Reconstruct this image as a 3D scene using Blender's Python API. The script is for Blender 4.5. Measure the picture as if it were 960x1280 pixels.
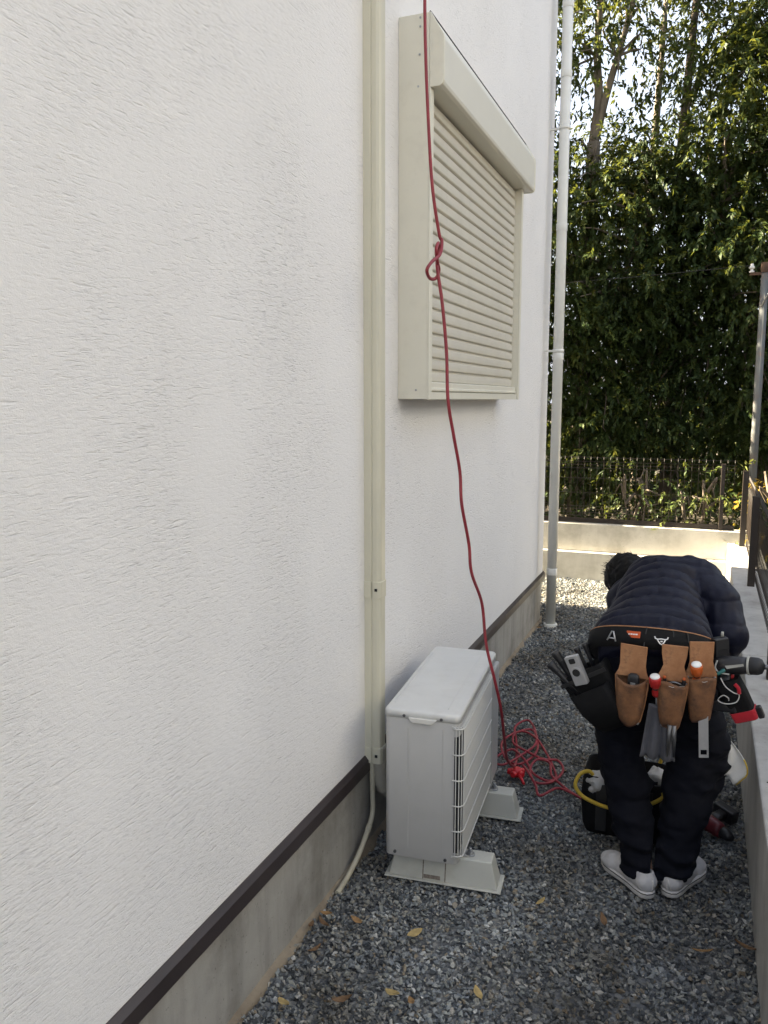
import bpy, bmesh, math, random
import numpy as np
from mathutils import Vector, Matrix

for o in list(bpy.data.objects):
    bpy.data.objects.remove(o, do_unlink=True)
S = bpy.context.scene
COL = S.collection
R = math.radians

# ------------------------------------------------------------------ camera
cam_d = bpy.data.cameras.new('camera')
cam = bpy.data.objects.new('camera', cam_d)
COL.objects.link(cam)
cam_d.sensor_fit = 'AUTO'
cam_d.sensor_width = 36.0
cam_d.lens = 28.55
cam_d.clip_start = 0.02
cam_d.clip_end = 1500
cam.location = (1.1307, 0.0, 1.70)
cam.rotation_euler = (R(90 - 7.909), 0, R(21.613))
S.camera = cam

# ------------------------------------------------------------------ light
SUN_DIR = Vector((1.0, -0.025, -0.52)).normalized()      # direction the light travels
w = bpy.data.worlds.new('World')
S.world = w
w.use_nodes = True
nt = w.node_tree
bg = nt.nodes['Background']
sky = nt.nodes.new('ShaderNodeTexSky')
sky.sky_type = 'NISHITA'
sky.sun_disc = False
sky.sun_elevation = math.asin(-SUN_DIR.z)
sky.sun_rotation = math.atan2(-SUN_DIR.x, -SUN_DIR.y)
sky.air_density = 1.0
sky.dust_density = 6.0
sky.ozone_density = 0.3
veil = nt.nodes.new('ShaderNodeMix'); veil.data_type = 'RGBA'      # thin even cloud veil over the clear sky
veil.inputs[0].default_value = 0.6
veil.inputs[7].default_value = (2.52, 2.66, 3.0, 1)
nt.links.new(sky.outputs[0], veil.inputs[6])
nt.links.new(veil.outputs[2], bg.inputs[0])
bg.inputs[1].default_value = 0.055
sd = bpy.data.lights.new('sun', 'SUN')
sd.energy = 5.0
sd.angle = R(0.6)
sd.color = (1.0, 0.85, 0.60)
sun = bpy.data.objects.new('sun', sd)
COL.objects.link(sun)
sun.rotation_euler = SUN_DIR.to_track_quat('-Z', 'Y').to_euler()
S.view_settings.view_transform = 'Standard'
S.view_settings.look = 'None'
S.view_settings.exposure = 3.36
S.view_settings.gamma = 1.0
S.view_settings.use_curve_mapping = False

# ------------------------------------------------------------------ materials
class N:
    """small node-graph helper"""
    def __init__(s, name):
        s.m = bpy.data.materials.new(name); s.m.use_nodes = True
        s.t = s.m.node_tree; s.b = s.t.nodes['Principled BSDF']
        s.co = s.t.nodes.new('ShaderNodeTexCoord').outputs['Object']
    def n(s, typ, **kw):
        x = s.t.nodes.new(typ)
        for k, v in kw.items():
            if k.startswith('i_'):
                x.inputs[k[2:].replace('_', ' ')].default_value = v
            else:
                setattr(x, k, v)
        return x
    def l(s, a, b): s.t.links.new(a, b)
    def mapping(s, scale=(1, 1, 1), rot=(0, 0, 0), src=None):
        m = s.n('ShaderNodeMapping'); m.inputs['Scale'].default_value = scale
        m.inputs['Rotation'].default_value = rot
        s.l(src or s.co, m.inputs['Vector']); return m.outputs[0]
    def noise(s, scale, detail=4, rough=0.55, vec=None, dist=0.0):
        x = s.n('ShaderNodeTexNoise'); x.inputs['Scale'].default_value = scale
        x.inputs['Detail'].default_value = detail; x.inputs['Roughness'].default_value = rough
        x.inputs['Distortion'].default_value = dist
        s.l(vec or s.co, x.inputs['Vector']); return x.outputs['Fac']
    def ramp(s, fac, stops, interp='LINEAR'):
        r = s.n('ShaderNodeValToRGB'); r.color_ramp.interpolation = interp
        e = r.color_ramp.elements
        while len(e) < len(stops): e.new(0.5)
        for q, (p, c) in zip(e, stops):
            q.position = p; q.color = (c if len(c) == 4 else (*c, 1)) if not isinstance(c, (int, float)) else (c, c, c, 1)
        s.l(fac, r.inputs[0]); return r.outputs[0]
    def mix(s, fac, a, b, mode='MIX'):
        m = s.n('ShaderNodeMix', data_type='RGBA', blend_type=mode)
        for v, k in ((fac, 0), (a, 6), (b, 7)):
            if isinstance(v, (int, float)): m.inputs[k].default_value = v
            elif isinstance(v, tuple): m.inputs[k].default_value = (*v, 1) if len(v) == 3 else v
            else: s.l(v, m.inputs[k])
        return m.outputs[2]
    def math(s, op, a, b=0.5):
        m = s.n('ShaderNodeMath', operation=op)
        for i, v in enumerate((a, b)):
            if isinstance(v, (int, float)): m.inputs[i].default_value = v
            else: s.l(v, m.inputs[i])
        return m.outputs[0]
    def bump(s, h, strength=0.5, dist=0.01, prev=None):
        b = s.n('ShaderNodeBump'); b.inputs['Strength'].default_value = strength
        b.inputs['Distance'].default_value = dist
        s.l(h, b.inputs['Height'])
        if prev: s.l(prev, b.inputs['Normal'])
        s.l(b.outputs[0], s.b.inputs['Normal']); return b.outputs[0]
    def attr(s, name):
        a = s.n('ShaderNodeAttribute'); a.attribute_name = name; return a
    def base(s, c): 
        if isinstance(c, tuple): s.b.inputs['Base Color'].default_value = (*c, 1)
        else: s.l(c, s.b.inputs['Base Color'])
        return s
    def p(s, rough=None, metal=None, spec=None, coat=None, sheen=None):
        i = s.b.inputs
        if rough is not None:
            if isinstance(rough, (int, float)): i['Roughness'].default_value = rough
            else: s.l(rough, i['Roughness'])
        if metal is not None: i['Metallic'].default_value = metal
        if spec is not None: i['Specular IOR Level'].default_value = spec
        if coat is not None: i['Coat Weight'].default_value = coat
        if sheen is not None: i['Sheen Weight'].default_value = sheen
        return s

def mix3(c, k): return tuple(min(1, x * k) for x in c)

def paint(name, c, rough=0.45, var=0.06, metal=0.0, scale=6, fine=120, bumpd=0.0004, dirt=None):
    m = N(name)
    f = m.noise(scale, 5, 0.6)
    col = m.ramp(f, [(0.3, mix3(c, 1 - var)), (0.7, mix3(c, 1 + var))])
    if dirt:
        d = m.ramp(m.noise(scale * 2.3, 6, 0.65), [(0.5, 0.0), (0.8, 0.5)])
        col = m.mix(d, col, dirt)
    m.base(col)
    rr = m.n('ShaderNodeMapRange'); m.l(m.noise(scale * 4, 4), rr.inputs[0])
    rr.inputs[3].default_value = max(0.05, rough - 0.08); rr.inputs[4].default_value = min(1, rough + 0.1)
    m.p(rough=rr.outputs[0], metal=metal)
    if bumpd: m.bump(m.noise(fine, 3), 0.4, bumpd)
    return m.m

def fabric(name, c, rough=0.85, weave=900, var=0.15, sheen=0.15, bumpd=0.0008, spec=0.18):
    m = N(name)
    f = m.noise(14, 5, 0.6)
    m.base(m.ramp(f, [(0.25, mix3(c, 1 - var)), (0.75, mix3(c, 1 + var))])).p(rough=rough, sheen=sheen, spec=spec)
    b = m.bump(m.noise(weave, 2), 0.5, bumpd)
    m.bump(m.noise(30, 4), 0.5, 0.004, b)
    return m.m

def mat_stucco():
    m = N('stucco')
    # trowelled render: short broken grooves running along the wall over a fine sandy grain
    def grooves(sc, rot, lo, hi, det=3, dist=0.4):
        n = m.noise(1.0, det, 0.6, m.mapping(sc, (R(rot), 0, 0)), dist)
        return m.math('SUBTRACT', 1.0, m.ramp(n, [(lo, 0.0), (hi, 1.0)]))
    g1 = grooves((40, 15, 120), 1.2, 0.30, 0.41)
    g2 = grooves((60, 32, 230), -2.0, 0.32, 0.45)
    g3 = grooves((50, 46, 150), 0.5, 0.34, 0.50)
    mask = m.ramp(m.noise(2.2, 4), [(0.30, 0.15), (0.68, 1.05)])
    grain = m.noise(270, 4, 0.7)
    lump = m.noise(1.0, 4, 0.6, m.mapping((70, 45, 95)))
    gro = m.math('MULTIPLY', m.math('ADD', m.math('ADD', g1, m.math('MULTIPLY', g2, 0.6)), m.math('MULTIPLY', g3, 0.35)), mask)
    hh = m.math('SUBTRACT', m.math('ADD', m.math('MULTIPLY', grain, 0.40), m.math('MULTIPLY', lump, 0.75)), gro)
    m.bump(hh, 0.80, 0.0025)
    tone = m.ramp(m.noise(0.9, 5, 0.6), [(0.3, (0.775, 0.765, 0.755)), (0.7, (0.82, 0.812, 0.805))])
    rain = m.ramp(m.noise(1.0, 4, 0.6, m.mapping((3, 3.0, 0.35))), [(0.42, 0.0), (0.75, 0.08)])
    tone = m.mix(rain, tone, (0.60, 0.58, 0.55))
    m.base(tone).p(rough=0.93, spec=0.25)
    return m.m

def mat_concrete(name, c=(0.34, 0.33, 0.31), dark=(0.20, 0.19, 0.17), stain=0.7, streak=True, warm=None):
    m = N(name)
    a = m.noise(3.2, 7, 0.65)
    col = m.ramp(a, [(0.28, dark), (0.5, c), (0.75, mix3(c, 1.18))])
    if streak:
        s = m.ramp(m.noise(1.0, 5, 0.6, m.mapping((9, 9, 1.1))), [(0.45, 0.0), (0.72, stain)])
        col = m.mix(s, col, mix3(dark, 0.85))
    pits = m.ramp(m.noise(95, 2), [(0.27, 1.0), (0.33, 0.0)])
    col = m.mix(m.math('MULTIPLY', pits, 0.5), col, mix3(dark, 0.5))
    m.base(col).p(rough=0.9, spec=0.3)
    b = m.bump(m.noise(150, 5, 0.7), 0.35, 0.0015)
    m.bump(m.noise(9, 4), 0.4, 0.006, b)
    return m.m

def mat_gravel_base():
    m = N('gravel_bed')
    v = m.n('ShaderNodeTexVoronoi'); v.inputs['Scale'].default_value = 58
    m.l(m.co, v.inputs['Vector'])
    col = m.ramp(v.outputs['Color'], [(0.0, (0.05, 0.052, 0.055)), (0.5, (0.13, 0.135, 0.14)), (0.8, (0.2, 0.2, 0.19)), (1.0, (0.34, 0.33, 0.3))])
    m.base(col).p(rough=0.9)
    m.bump(v.outputs['Distance'], 1.0, 0.012)
    m.b.inputs['Specular IOR Level'].default_value = 0.2
    return m.m

def mat_stone():
    m = N('crushed_stone')
    a = m.attr('tone')
    col = m.ramp(a.outputs['Fac'], [(0.0, (0.07, 0.076, 0.082)), (0.16, (0.15, 0.165, 0.18)), (0.38, (0.255, 0.27, 0.285)),
                                    (0.55, (0.34, 0.35, 0.35)), (0.70, (0.29, 0.305, 0.29)), (0.80, (0.43, 0.425, 0.39)),
                                    (0.89, (0.28, 0.225, 0.16)), (0.94, (0.50, 0.50, 0.49)), (1.0, (0.68, 0.67, 0.64))])
    # damp, silty patches in the bed
    damp = m.ramp(m.noise(1.5, 6, 0.7), [(0.44, 0.0), (0.62, 0.9)])
    col = m.mix(damp, col, m.mix(1.0, col, (0.46, 0.40, 0.33), 'MULTIPLY'))
    sp = m.ramp(m.noise(420, 3), [(0.3, 0.72), (0.7, 1.2)])
    m.base(m.mix(1.0, m.mix(1.0, col, (0.86, 0.88, 0.88), 'MULTIPLY'), sp, 'MULTIPLY')).p(rough=0.85, spec=0.3)
    m.bump(m.noise(330, 3), 0.5, 0.0012)
    return m.m

def mat_leaf(name, stops, trans=0.35, rough=0.42, tcol=(0.22, 0.23, 0.03)):
    m = N(name)
    a = m.attr('tone')
    col = m.ramp(a.outputs['Fac'], stops)
    m.base(col).p(rough=rough, spec=0.22)
    tr = m.n('ShaderNodeBsdfTranslucent')
    m.l(m.mix(0.55, col, tcol), tr.inputs['Color'])
    mx = m.n('ShaderNodeMixShader'); mx.inputs[0].default_value = trans
    m.l(m.b.outputs[0], mx.inputs[1]); m.l(tr.outputs[0], mx.inputs[2])
    out = m.t.nodes['Material Output']; m.l(mx.outputs[0], out.inputs['Surface'])
    return m.m

def mat_bark(name, c=(0.16, 0.13, 0.10)):
    m = N(name)
    f = m.noise(1.0, 6, 0.65, m.mapping((30, 30, 5)))
    m.base(m.ramp(f, [(0.3, mix3(c, 0.5)), (0.6, c), (0.8, mix3(c, 1.5))])).p(rough=0.9)
    m.bump(f, 0.8, 0.01)
    return m.m

def mat_leather(name, k, g0):
    m = N(name)
    a = m.noise(9, 6, 0.65)
    col = m.ramp(a, [(0.25, mix3((0.17, 0.075, 0.035), k)), (0.5, mix3((0.36, 0.17, 0.078), k)), (0.78, mix3((0.50, 0.27, 0.135), k))])
    # grimy patches rubbed into the leather
    g = m.ramp(m.noise(16, 6, 0.7), [(g0, 0.0), (g0 + 0.2, 0.9)])
    col = m.mix(g, col, (0.075, 0.042, 0.028))
    m.base(col).p(rough=0.62, spec=0.35)
    b = m.bump(m.noise(220, 4), 0.5, 0.0012)
    m.bump(m.noise(26, 4), 0.5, 0.005, b)
    return m.m

def mat_soil():
    m = N('soil')
    a = m.noise(1.3, 8, 0.7)
    m.base(m.ramp(a, [(0.3, (0.035, 0.028, 0.02)), (0.6, (0.085, 0.07, 0.05)), (0.8, (0.12, 0.105, 0.07))])).p(rough=0.97)
    m.bump(m.noise(22, 6, 0.7), 0.8, 0.03)
    return m.m

M = {}
M['stucco'] = mat_stucco()
M['foundation'] = mat_concrete('foundation_concrete', (0.335, 0.325, 0.30), (0.19, 0.18, 0.16), 0.55)
M['concrete'] = mat_concrete('retaining_concrete', (0.56, 0.54, 0.485), (0.37, 0.35, 0.30), 0.3)
M['concrete_side'] = mat_concrete('cast_wall_concrete', (0.42, 0.415, 0.40), (0.27, 0.26, 0.245), 0.35)
M['footing'] = mat_concrete('footing_mortar', (0.27, 0.225, 0.165), (0.14, 0.11, 0.08), 0.4)
M['trim'] = paint('dark_brown_flashing', (0.035, 0.027, 0.028), 0.42, 0.2)
M['gravel_bed'] = mat_gravel_base()
M['stone'] = mat_stone()
M['soil'] = mat_soil()
M['cream'] = paint('cream_shutter_paint', (0.70, 0.675, 0.575), 0.38, 0.02, dirt=(0.58, 0.55, 0.46))
M['slat'] = paint('shutter_slat_paint', (0.62, 0.59, 0.51), 0.36, 0.03, dirt=(0.50, 0.47, 0.40))
M['box'] = paint('shutter_box_aluminium', (0.66, 0.645, 0.575), 0.42, 0.02, metal=0.0, bumpd=0)
M['duct'] = paint('ivory_duct_plastic', (0.585, 0.56, 0.445), 0.33, 0.03, bumpd=0)
M['hose'] = paint('ivory_hose_plastic', (0.46, 0.43, 0.33), 0.5, 0.08, dirt=(0.3, 0.26, 0.18))
M['wrap'] = paint('pipe_wrap_tape', (0.33, 0.31, 0.26), 0.6, 0.08)
M['pvc'] = paint('white_pvc', (0.70, 0.70, 0.66), 0.35, 0.03, dirt=(0.55, 0.54, 0.48))
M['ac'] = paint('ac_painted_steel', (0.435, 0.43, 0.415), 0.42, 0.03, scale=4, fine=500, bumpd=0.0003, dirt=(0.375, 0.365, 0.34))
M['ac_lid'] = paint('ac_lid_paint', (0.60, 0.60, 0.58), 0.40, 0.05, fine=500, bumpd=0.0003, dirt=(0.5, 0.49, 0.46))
M['ac_handle'] = paint('ac_handle_plastic', (0.66, 0.645, 0.60), 0.4, 0.03)
M['grille'] = paint('ac_grille_wire', (0.60, 0.595, 0.565), 0.4, 0.03)
M['dark_in'] = paint('painted_cavity_shade', (0.012, 0.012, 0.012), 0.7, 0.1)  # near-black colour painted for the shade inside openings and holes
M['fan'] = paint('fan_plastic', (0.08, 0.08, 0.08), 0.5)
M['base_block'] = paint('base_block_plastic', (0.50, 0.50, 0.45), 0.5, 0.04, dirt=(0.36, 0.34, 0.29))
M['zinc'] = paint('zinc_plating', (0.42, 0.43, 0.45), 0.32, 0.25, metal=0.9, scale=40)
M['steel'] = paint('tool_steel', (0.17, 0.17, 0.175), 0.4, 0.1, metal=0.9, scale=30)
M['alu'] = paint('cast_aluminium', (0.50, 0.50, 0.51), 0.42, 0.08, metal=0.6, scale=30)
M['red_cord'] = paint('red_cord_rubber', (0.235, 0.020, 0.030), 0.5, 0.15, scale=20)
M['red_plug'] = paint('red_plug_plastic', (0.50, 0.012, 0.02), 0.38, 0.1)
M['fence'] = paint('dark_brown_fence', (0.026, 0.019, 0.015), 0.42, 0.15, bumpd=0)
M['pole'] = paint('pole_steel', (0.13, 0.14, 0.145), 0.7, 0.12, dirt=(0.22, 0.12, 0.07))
M['rust'] = paint('rusty_band', (0.11, 0.062, 0.04), 0.8, 0.3)
M['porcelain'] = paint('insulator_porcelain', (0.75, 0.75, 0.74), 0.25)
M['cable'] = paint('black_cable', (0.02, 0.02, 0.02), 0.6)
M['bark'] = mat_bark('bark')
M['bark_pale'] = mat_bark('pale_bark', (0.24, 0.20, 0.155))
GREEN = [(0.0, (0.013, 0.024, 0.008)), (0.35, (0.025, 0.046, 0.013)), (0.62, (0.042, 0.070, 0.020)), (0.83, (0.075, 0.092, 0.025)), (0.94, (0.15, 0.125, 0.025)), (1.0, (0.24, 0.14, 0.03))]
M['leaf'] = mat_leaf('evergreen_oak_leaf', GREEN, 0.30, 0.5)
M['leaf_b'] = mat_leaf('dark_evergreen_leaf', [(0.0, (0.012, 0.023, 0.008)), (0.5, (0.025, 0.046, 0.015)), (0.85, (0.048, 0.072, 0.022)), (1.0, (0.10, 0.105, 0.03))], 0.24, 0.5)
M['leaf_y'] = mat_leaf('yellowing_leaf', [(0.0, (0.05, 0.075, 0.016)), (0.4, (0.11, 0.12, 0.025)), (0.7, (0.23, 0.19, 0.03)), (1.0, (0.36, 0.22, 0.03))], 0.45)
M['shrub'] = mat_leaf('shrub_leaf', [(0.0, (0.03, 0.05, 0.015)), (0.6, (0.075, 0.11, 0.035)), (1.0, (0.16, 0.18, 0.06))], 0.3, 0.28)
M['dead_leaf'] = paint('dead_leaf_tan', (0.26, 0.15, 0.06), 0.7, 0.35, scale=30)
M['dead_leaf_y'] = paint('dead_leaf_yellow', (0.34, 0.25, 0.10), 0.65, 0.3, scale=30)
M['dead_leaf_b'] = paint('dead_leaf_brown', (0.15, 0.085, 0.04), 0.75, 0.35, scale=30)
M['skin'] = paint('skin', (0.50, 0.30, 0.21), 0.5, 0.1, scale=20)
M['hair'] = fabric('black_hair', (0.0035, 0.003, 0.003), 0.6, 500, 0.3, 0.0, spec=0.15)
M['jacket'] = fabric('navy_down_jacket', (0.0075, 0.0085, 0.019), 0.52, 700, 0.2, 0.0)
M['trousers'] = fabric('black_work_trousers', (0.0036, 0.0042, 0.008), 0.9, 600, 0.25, 0.0)
M['canvas'] = paint('white_canvas', (0.52, 0.505, 0.50), 0.85, 0.08, scale=14, fine=700, bumpd=0.001, dirt=(0.27, 0.25, 0.23))
M['rubber_w'] = paint('white_rubber', (0.62, 0.60, 0.57), 0.55, 0.06, dirt=(0.34, 0.31, 0.27), scale=25)
M['rubber_b'] = paint('black_rubber', (0.014, 0.014, 0.015), 0.55, 0.2)
M['nylon'] = fabric('black_nylon', (0.007, 0.007, 0.0075), 0.78, 700, 0.25, 0.0)
M['orange'] = fabric('orange_patch', (0.55, 0.10, 0.03), 0.7, 800, 0.1)
M['orange_pl'] = paint('orange_plastic', (0.52, 0.105, 0.018), 0.35, 0.08, scale=30)
M['red_pl'] = paint('red_plastic', (0.42, 0.02, 0.02), 0.33, 0.08, scale=30)
M['red_band'] = fabric('red_webbing', (0.42, 0.018, 0.03), 0.7, 800, 0.1)
M['darkred'] = paint('dark_red_plastic', (0.12, 0.014, 0.02), 0.42, 0.2, scale=30)
M['black_pl'] = paint('black_plastic', (0.014, 0.014, 0.016), 0.4, 0.15)
M['grey_pl'] = paint('pale_grey_plastic', (0.40, 0.40, 0.36), 0.45)
M['white_p'] = paint('white_print', (0.78, 0.78, 0.76), 0.5)
M['leather'] = mat_leather('tan_leather', 1.0, 0.56)
M['leather_worn'] = mat_leather('stained_leather', 0.66, 0.42)
M['towel'] = fabric('grey_towel', (0.085, 0.085, 0.095), 0.95, 400, 0.2, 0.1)
M['rag'] = fabric('white_rag', (0.62, 0.61, 0.58), 0.9, 500, 0.08, 0.05)
M['yellow'] = paint('yellow_rope', (0.52, 0.36, 0.035), 0.5, 0.12, scale=30)
M['teal'] = paint('teal_plastic', (0.03, 0.16, 0.15), 0.4)
M['plastic_bag'] = paint('clear_white_plastic', (0.45, 0.45, 0.45), 0.3)
M['roof'] = paint('roof_slate', (0.06, 0.06, 0.065), 0.7, 0.15)
M['beige'] = paint('grey_siding', (0.15, 0.165, 0.195), 0.8, 0.08, scale=2)
M['pane'] = paint('window_glass', (0.03, 0.035, 0.04), 0.06, 0.05, bumpd=0)
M['mark'] = paint('moulded_mark', (0.20, 0.17, 0.14), 0.7, 0.4, scale=180)

# ------------------------------------------------------------------ mesh helpers
class MB:
    def __init__(s): s.v = []; s.f = []; s.sm = []
    def add(s, verts, faces, smooth=False):
        o = len(s.v); s.v += [tuple(map(float, p)) for p in verts]
        s.f += [tuple(i + o for i in q) for q in faces]; s.sm += [smooth] * len(faces); return s
    def box(s, a, b):
        (x0, y0, z0), (x1, y1, z1) = a, b
        return s.add([(x0, y0, z0), (x1, y0, z0), (x1, y1, z0), (x0, y1, z0), (x0, y0, z1), (x1, y0, z1), (x1, y1, z1), (x0, y1, z1)],
                     [(3, 2, 1, 0), (4, 5, 6, 7), (0, 1, 5, 4), (1, 2, 6, 5), (2, 3, 7, 6), (3, 0, 4, 7)])
    def loft(s, rings, smooth=True, cap=True, closed=True):
        n = len(rings[0]); V = [p for r in rings for p in r]; F = []
        for i in range(len(rings) - 1):
            for j in range(n if closed else n - 1):
                a = i * n + j; b = i * n + (j + 1) % n
                F.append((a, b, b + n, a + n))
        o = len(s.v); s.add(V, F, smooth)
        if cap and closed:
            s.f.append(tuple(o + i for i in reversed(range(n)))); s.sm.append(False)
            k = o + (len(rings) - 1) * n
            s.f.append(tuple(k + i for i in range(n))); s.sm.append(False)
        return s
    def tube(s, pts, r, n=10, cap=True, smooth=True):
        pts = [Vector(p) for p in pts]; m = len(pts)
        rad = r if isinstance(r, (list, tuple)) else [r] * m
        rings = []; up = None
        for i, p in enumerate(pts):
            t = (pts[min(i + 1, m - 1)] - pts[max(i - 1, 0)])
            t = t.normalized() if t.length > 1e-9 else Vector((0, 0, 1))
            if up is None:
                up = t.orthogonal().normalized()
            else:
                up = (up - t * up.dot(t))
                up = up.normalized() if up.length > 1e-6 else t.orthogonal().normalized()
            q = t.cross(up)
            rings.append([p + (up * math.cos(a) + q * math.sin(a)) * rad[i] for a in [2 * math.pi * k / n for k in range(n)]])
        return s.loft(rings, smooth, cap)
    def prism(s, prof, axis, a, b):
        """extrude a 2D profile along axis: prof in the other two axes, in order"""
        def P(u, v, t):
            return {'x': (t, u, v), 'y': (u, t, v), 'z': (u, v, t)}[axis]
        return s.loft([[P(u, v, a) for u, v in prof], [P(u, v, b) for u, v in prof]], False, True)
    def mesh(s, name):
        me = bpy.data.meshes.new(name); me.from_pydata(s.v, [], s.f); 
        me.polygons.foreach_set('use_smooth', s.sm); me.update()
        bm = bmesh.new(); bm.from_mesh(me); bmesh.ops.recalc_face_normals(bm, faces=bm.faces); bm.to_mesh(me); bm.free()
        return me
    def build(s, name, mat, parent=None, bevel=0, seg=2):
        o = link(name, s.mesh(name), mat, parent)
        if bevel:
            b = o.modifiers.new('bevel', 'BEVEL'); b.width = bevel; b.segments = seg; b.limit_method = 'ANGLE'; b.angle_limit = R(35)
        return o

def link(name, me, mat, parent=None):
    o = bpy.data.objects.new(name, me); COL.objects.link(o)
    if mat is not None and not me.materials: me.materials.append(mat if not isinstance(mat, str) else M[mat])
    if parent is not None: o.parent = parent
    return o
def tag(o, label=None, cat=None, group=None, kind=None):
    if label: o['label'] = label
    if cat: o['category'] = cat
    if group: o['group'] = group
    if kind: o['kind'] = kind
    return o
def empty(name, loc=(0, 0, 0), rot=(0, 0, 0)):
    o = bpy.data.objects.new(name, None); COL.objects.link(o); o.location = loc; o.rotation_euler = rot
    o.empty_display_size = 0.1; return o
def smooth_path(pts, k=8):
    """Catmull-Rom through the points"""
    P = [Vector(p) for p in pts]; P = [P[0] * 2 - P[1]] + P + [P[-1] * 2 - P[-2]]
    out = []
    for i in range(1, len(P) - 2):
        a, b, c, d = P[i - 1:i + 3]
        for j in range(k):
            t = j / k
            out.append(0.5 * ((2 * b) + (c - a) * t + (2 * a - 5 * b + 4 * c - d) * t * t + (3 * b - a - 3 * c + d) * t ** 3))
    out.append(P[-2]); return out
def rrect(x0, x1, y0, y1, r, n=5):
    out = []
    for cx, cy, a0 in ((x1 - r, y1 - r, 0), (x0 + r, y1 - r, 90), (x0 + r, y0 + r, 180), (x1 - r, y0 + r, 270)):
        for i in range(n + 1):
            a = R(a0 + 90 * i / n); out.append((cx + r * math.cos(a), cy + r * math.sin(a)))
    return out
def raw(name, V, F4, mat, parent=None, attr=None, smooth=False):
    """mesh from numpy arrays; faces all the same size"""
    me = bpy.data.meshes.new(name); V = np.asarray(V, np.float32); F4 = np.asarray(F4, np.int32)
    k = F4.shape[1]
    me.vertices.add(len(V)); me.vertices.foreach_set('co', V.ravel())
    me.loops.add(F4.size); me.loops.foreach_set('vertex_index', F4.ravel())
    me.polygons.add(len(F4)); me.polygons.foreach_set('loop_start', np.arange(0, F4.size, k, dtype=np.int32))
    me.polygons.foreach_set('loop_total', np.full(len(F4), k, np.int32))
    me.polygons.foreach_set('use_smooth', np.full(len(F4), smooth))
    if attr is not None:
        at = me.attributes.new('tone', 'FLOAT', 'POINT'); at.data.foreach_set('value', np.asarray(attr, np.float32))
    me.update(calc_edges=True); me.validate()
    return link(name, me, mat, parent)

# ------------------------------------------------------------------ signed-distance modelling
def vnoise(P, scale, seed=0):
    """smooth value noise -1..1 on points (...,3)"""
    rs = np.random.RandomState(seed); T = rs.rand(4096).astype(np.float32) * 2 - 1
    q = P * scale; i = np.floor(q).astype(np.int64); f = q - i; f = f * f * (3 - 2 * f)
    def h(dx, dy, dz):
        n = (i[..., 0] + dx) * 73 + (i[..., 1] + dy) * 179 + (i[..., 2] + dz) * 283
        return T[(n ^ (n >> 5)) % 4096]
    x, y, z = f[..., 0], f[..., 1], f[..., 2]
    a = h(0, 0, 0) * (1 - x) + h(1, 0, 0) * x; b = h(0, 1, 0) * (1 - x) + h(1, 1, 0) * x
    c = h(0, 0, 1) * (1 - x) + h(1, 0, 1) * x; d = h(0, 1, 1) * (1 - x) + h(1, 1, 1) * x
    return (a * (1 - y) + b * y) * (1 - z) + (c * (1 - y) + d * y) * z
def smin(a, b, k):
    h = np.clip(0.5 + 0.5 * (b - a) / k, 0, 1); return b * (1 - h) + a * h - k * h * (1 - h)
def cone(a, b, r1, r2, k=0.03):
    a = np.array(a, np.float32); b = np.array(b, np.float32)
    def f(P):
        ba = b - a; t = np.clip(((P - a) @ ba) / (ba @ ba), 0, 1)
        return np.linalg.norm(P - a - t[..., None] * ba, axis=-1) - (r1 + (r2 - r1) * t)
    m = max(r1, r2) + 0.12
    return (f, np.minimum(a, b) - m, np.maximum(a, b) + m, k)
def ball(c, r, k=0.02, rot=None):
    c = np.array(c, np.float32); r = np.array(r if hasattr(r, '__len__') else (r, r, r), np.float32)
    A = np.array(rot, np.float32) if rot is not None else np.eye(3, dtype=np.float32)
    def f(P):
        q = (P - c) @ A; k0 = np.linalg.norm(q / r, axis=-1); k1 = np.linalg.norm(q / (r * r), axis=-1) + 1e-6
        return k0 * (k0 - 1) / k1
    m = r.max() + 0.12
    return (f, c - m, c + m, k)
def sdf_eval(prims, P):
    v = np.full(P.shape[:-1], 1.0, np.float32)
    for f, lo, hi, k in prims: v = smin(v, f(P), k)
    return v
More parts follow.
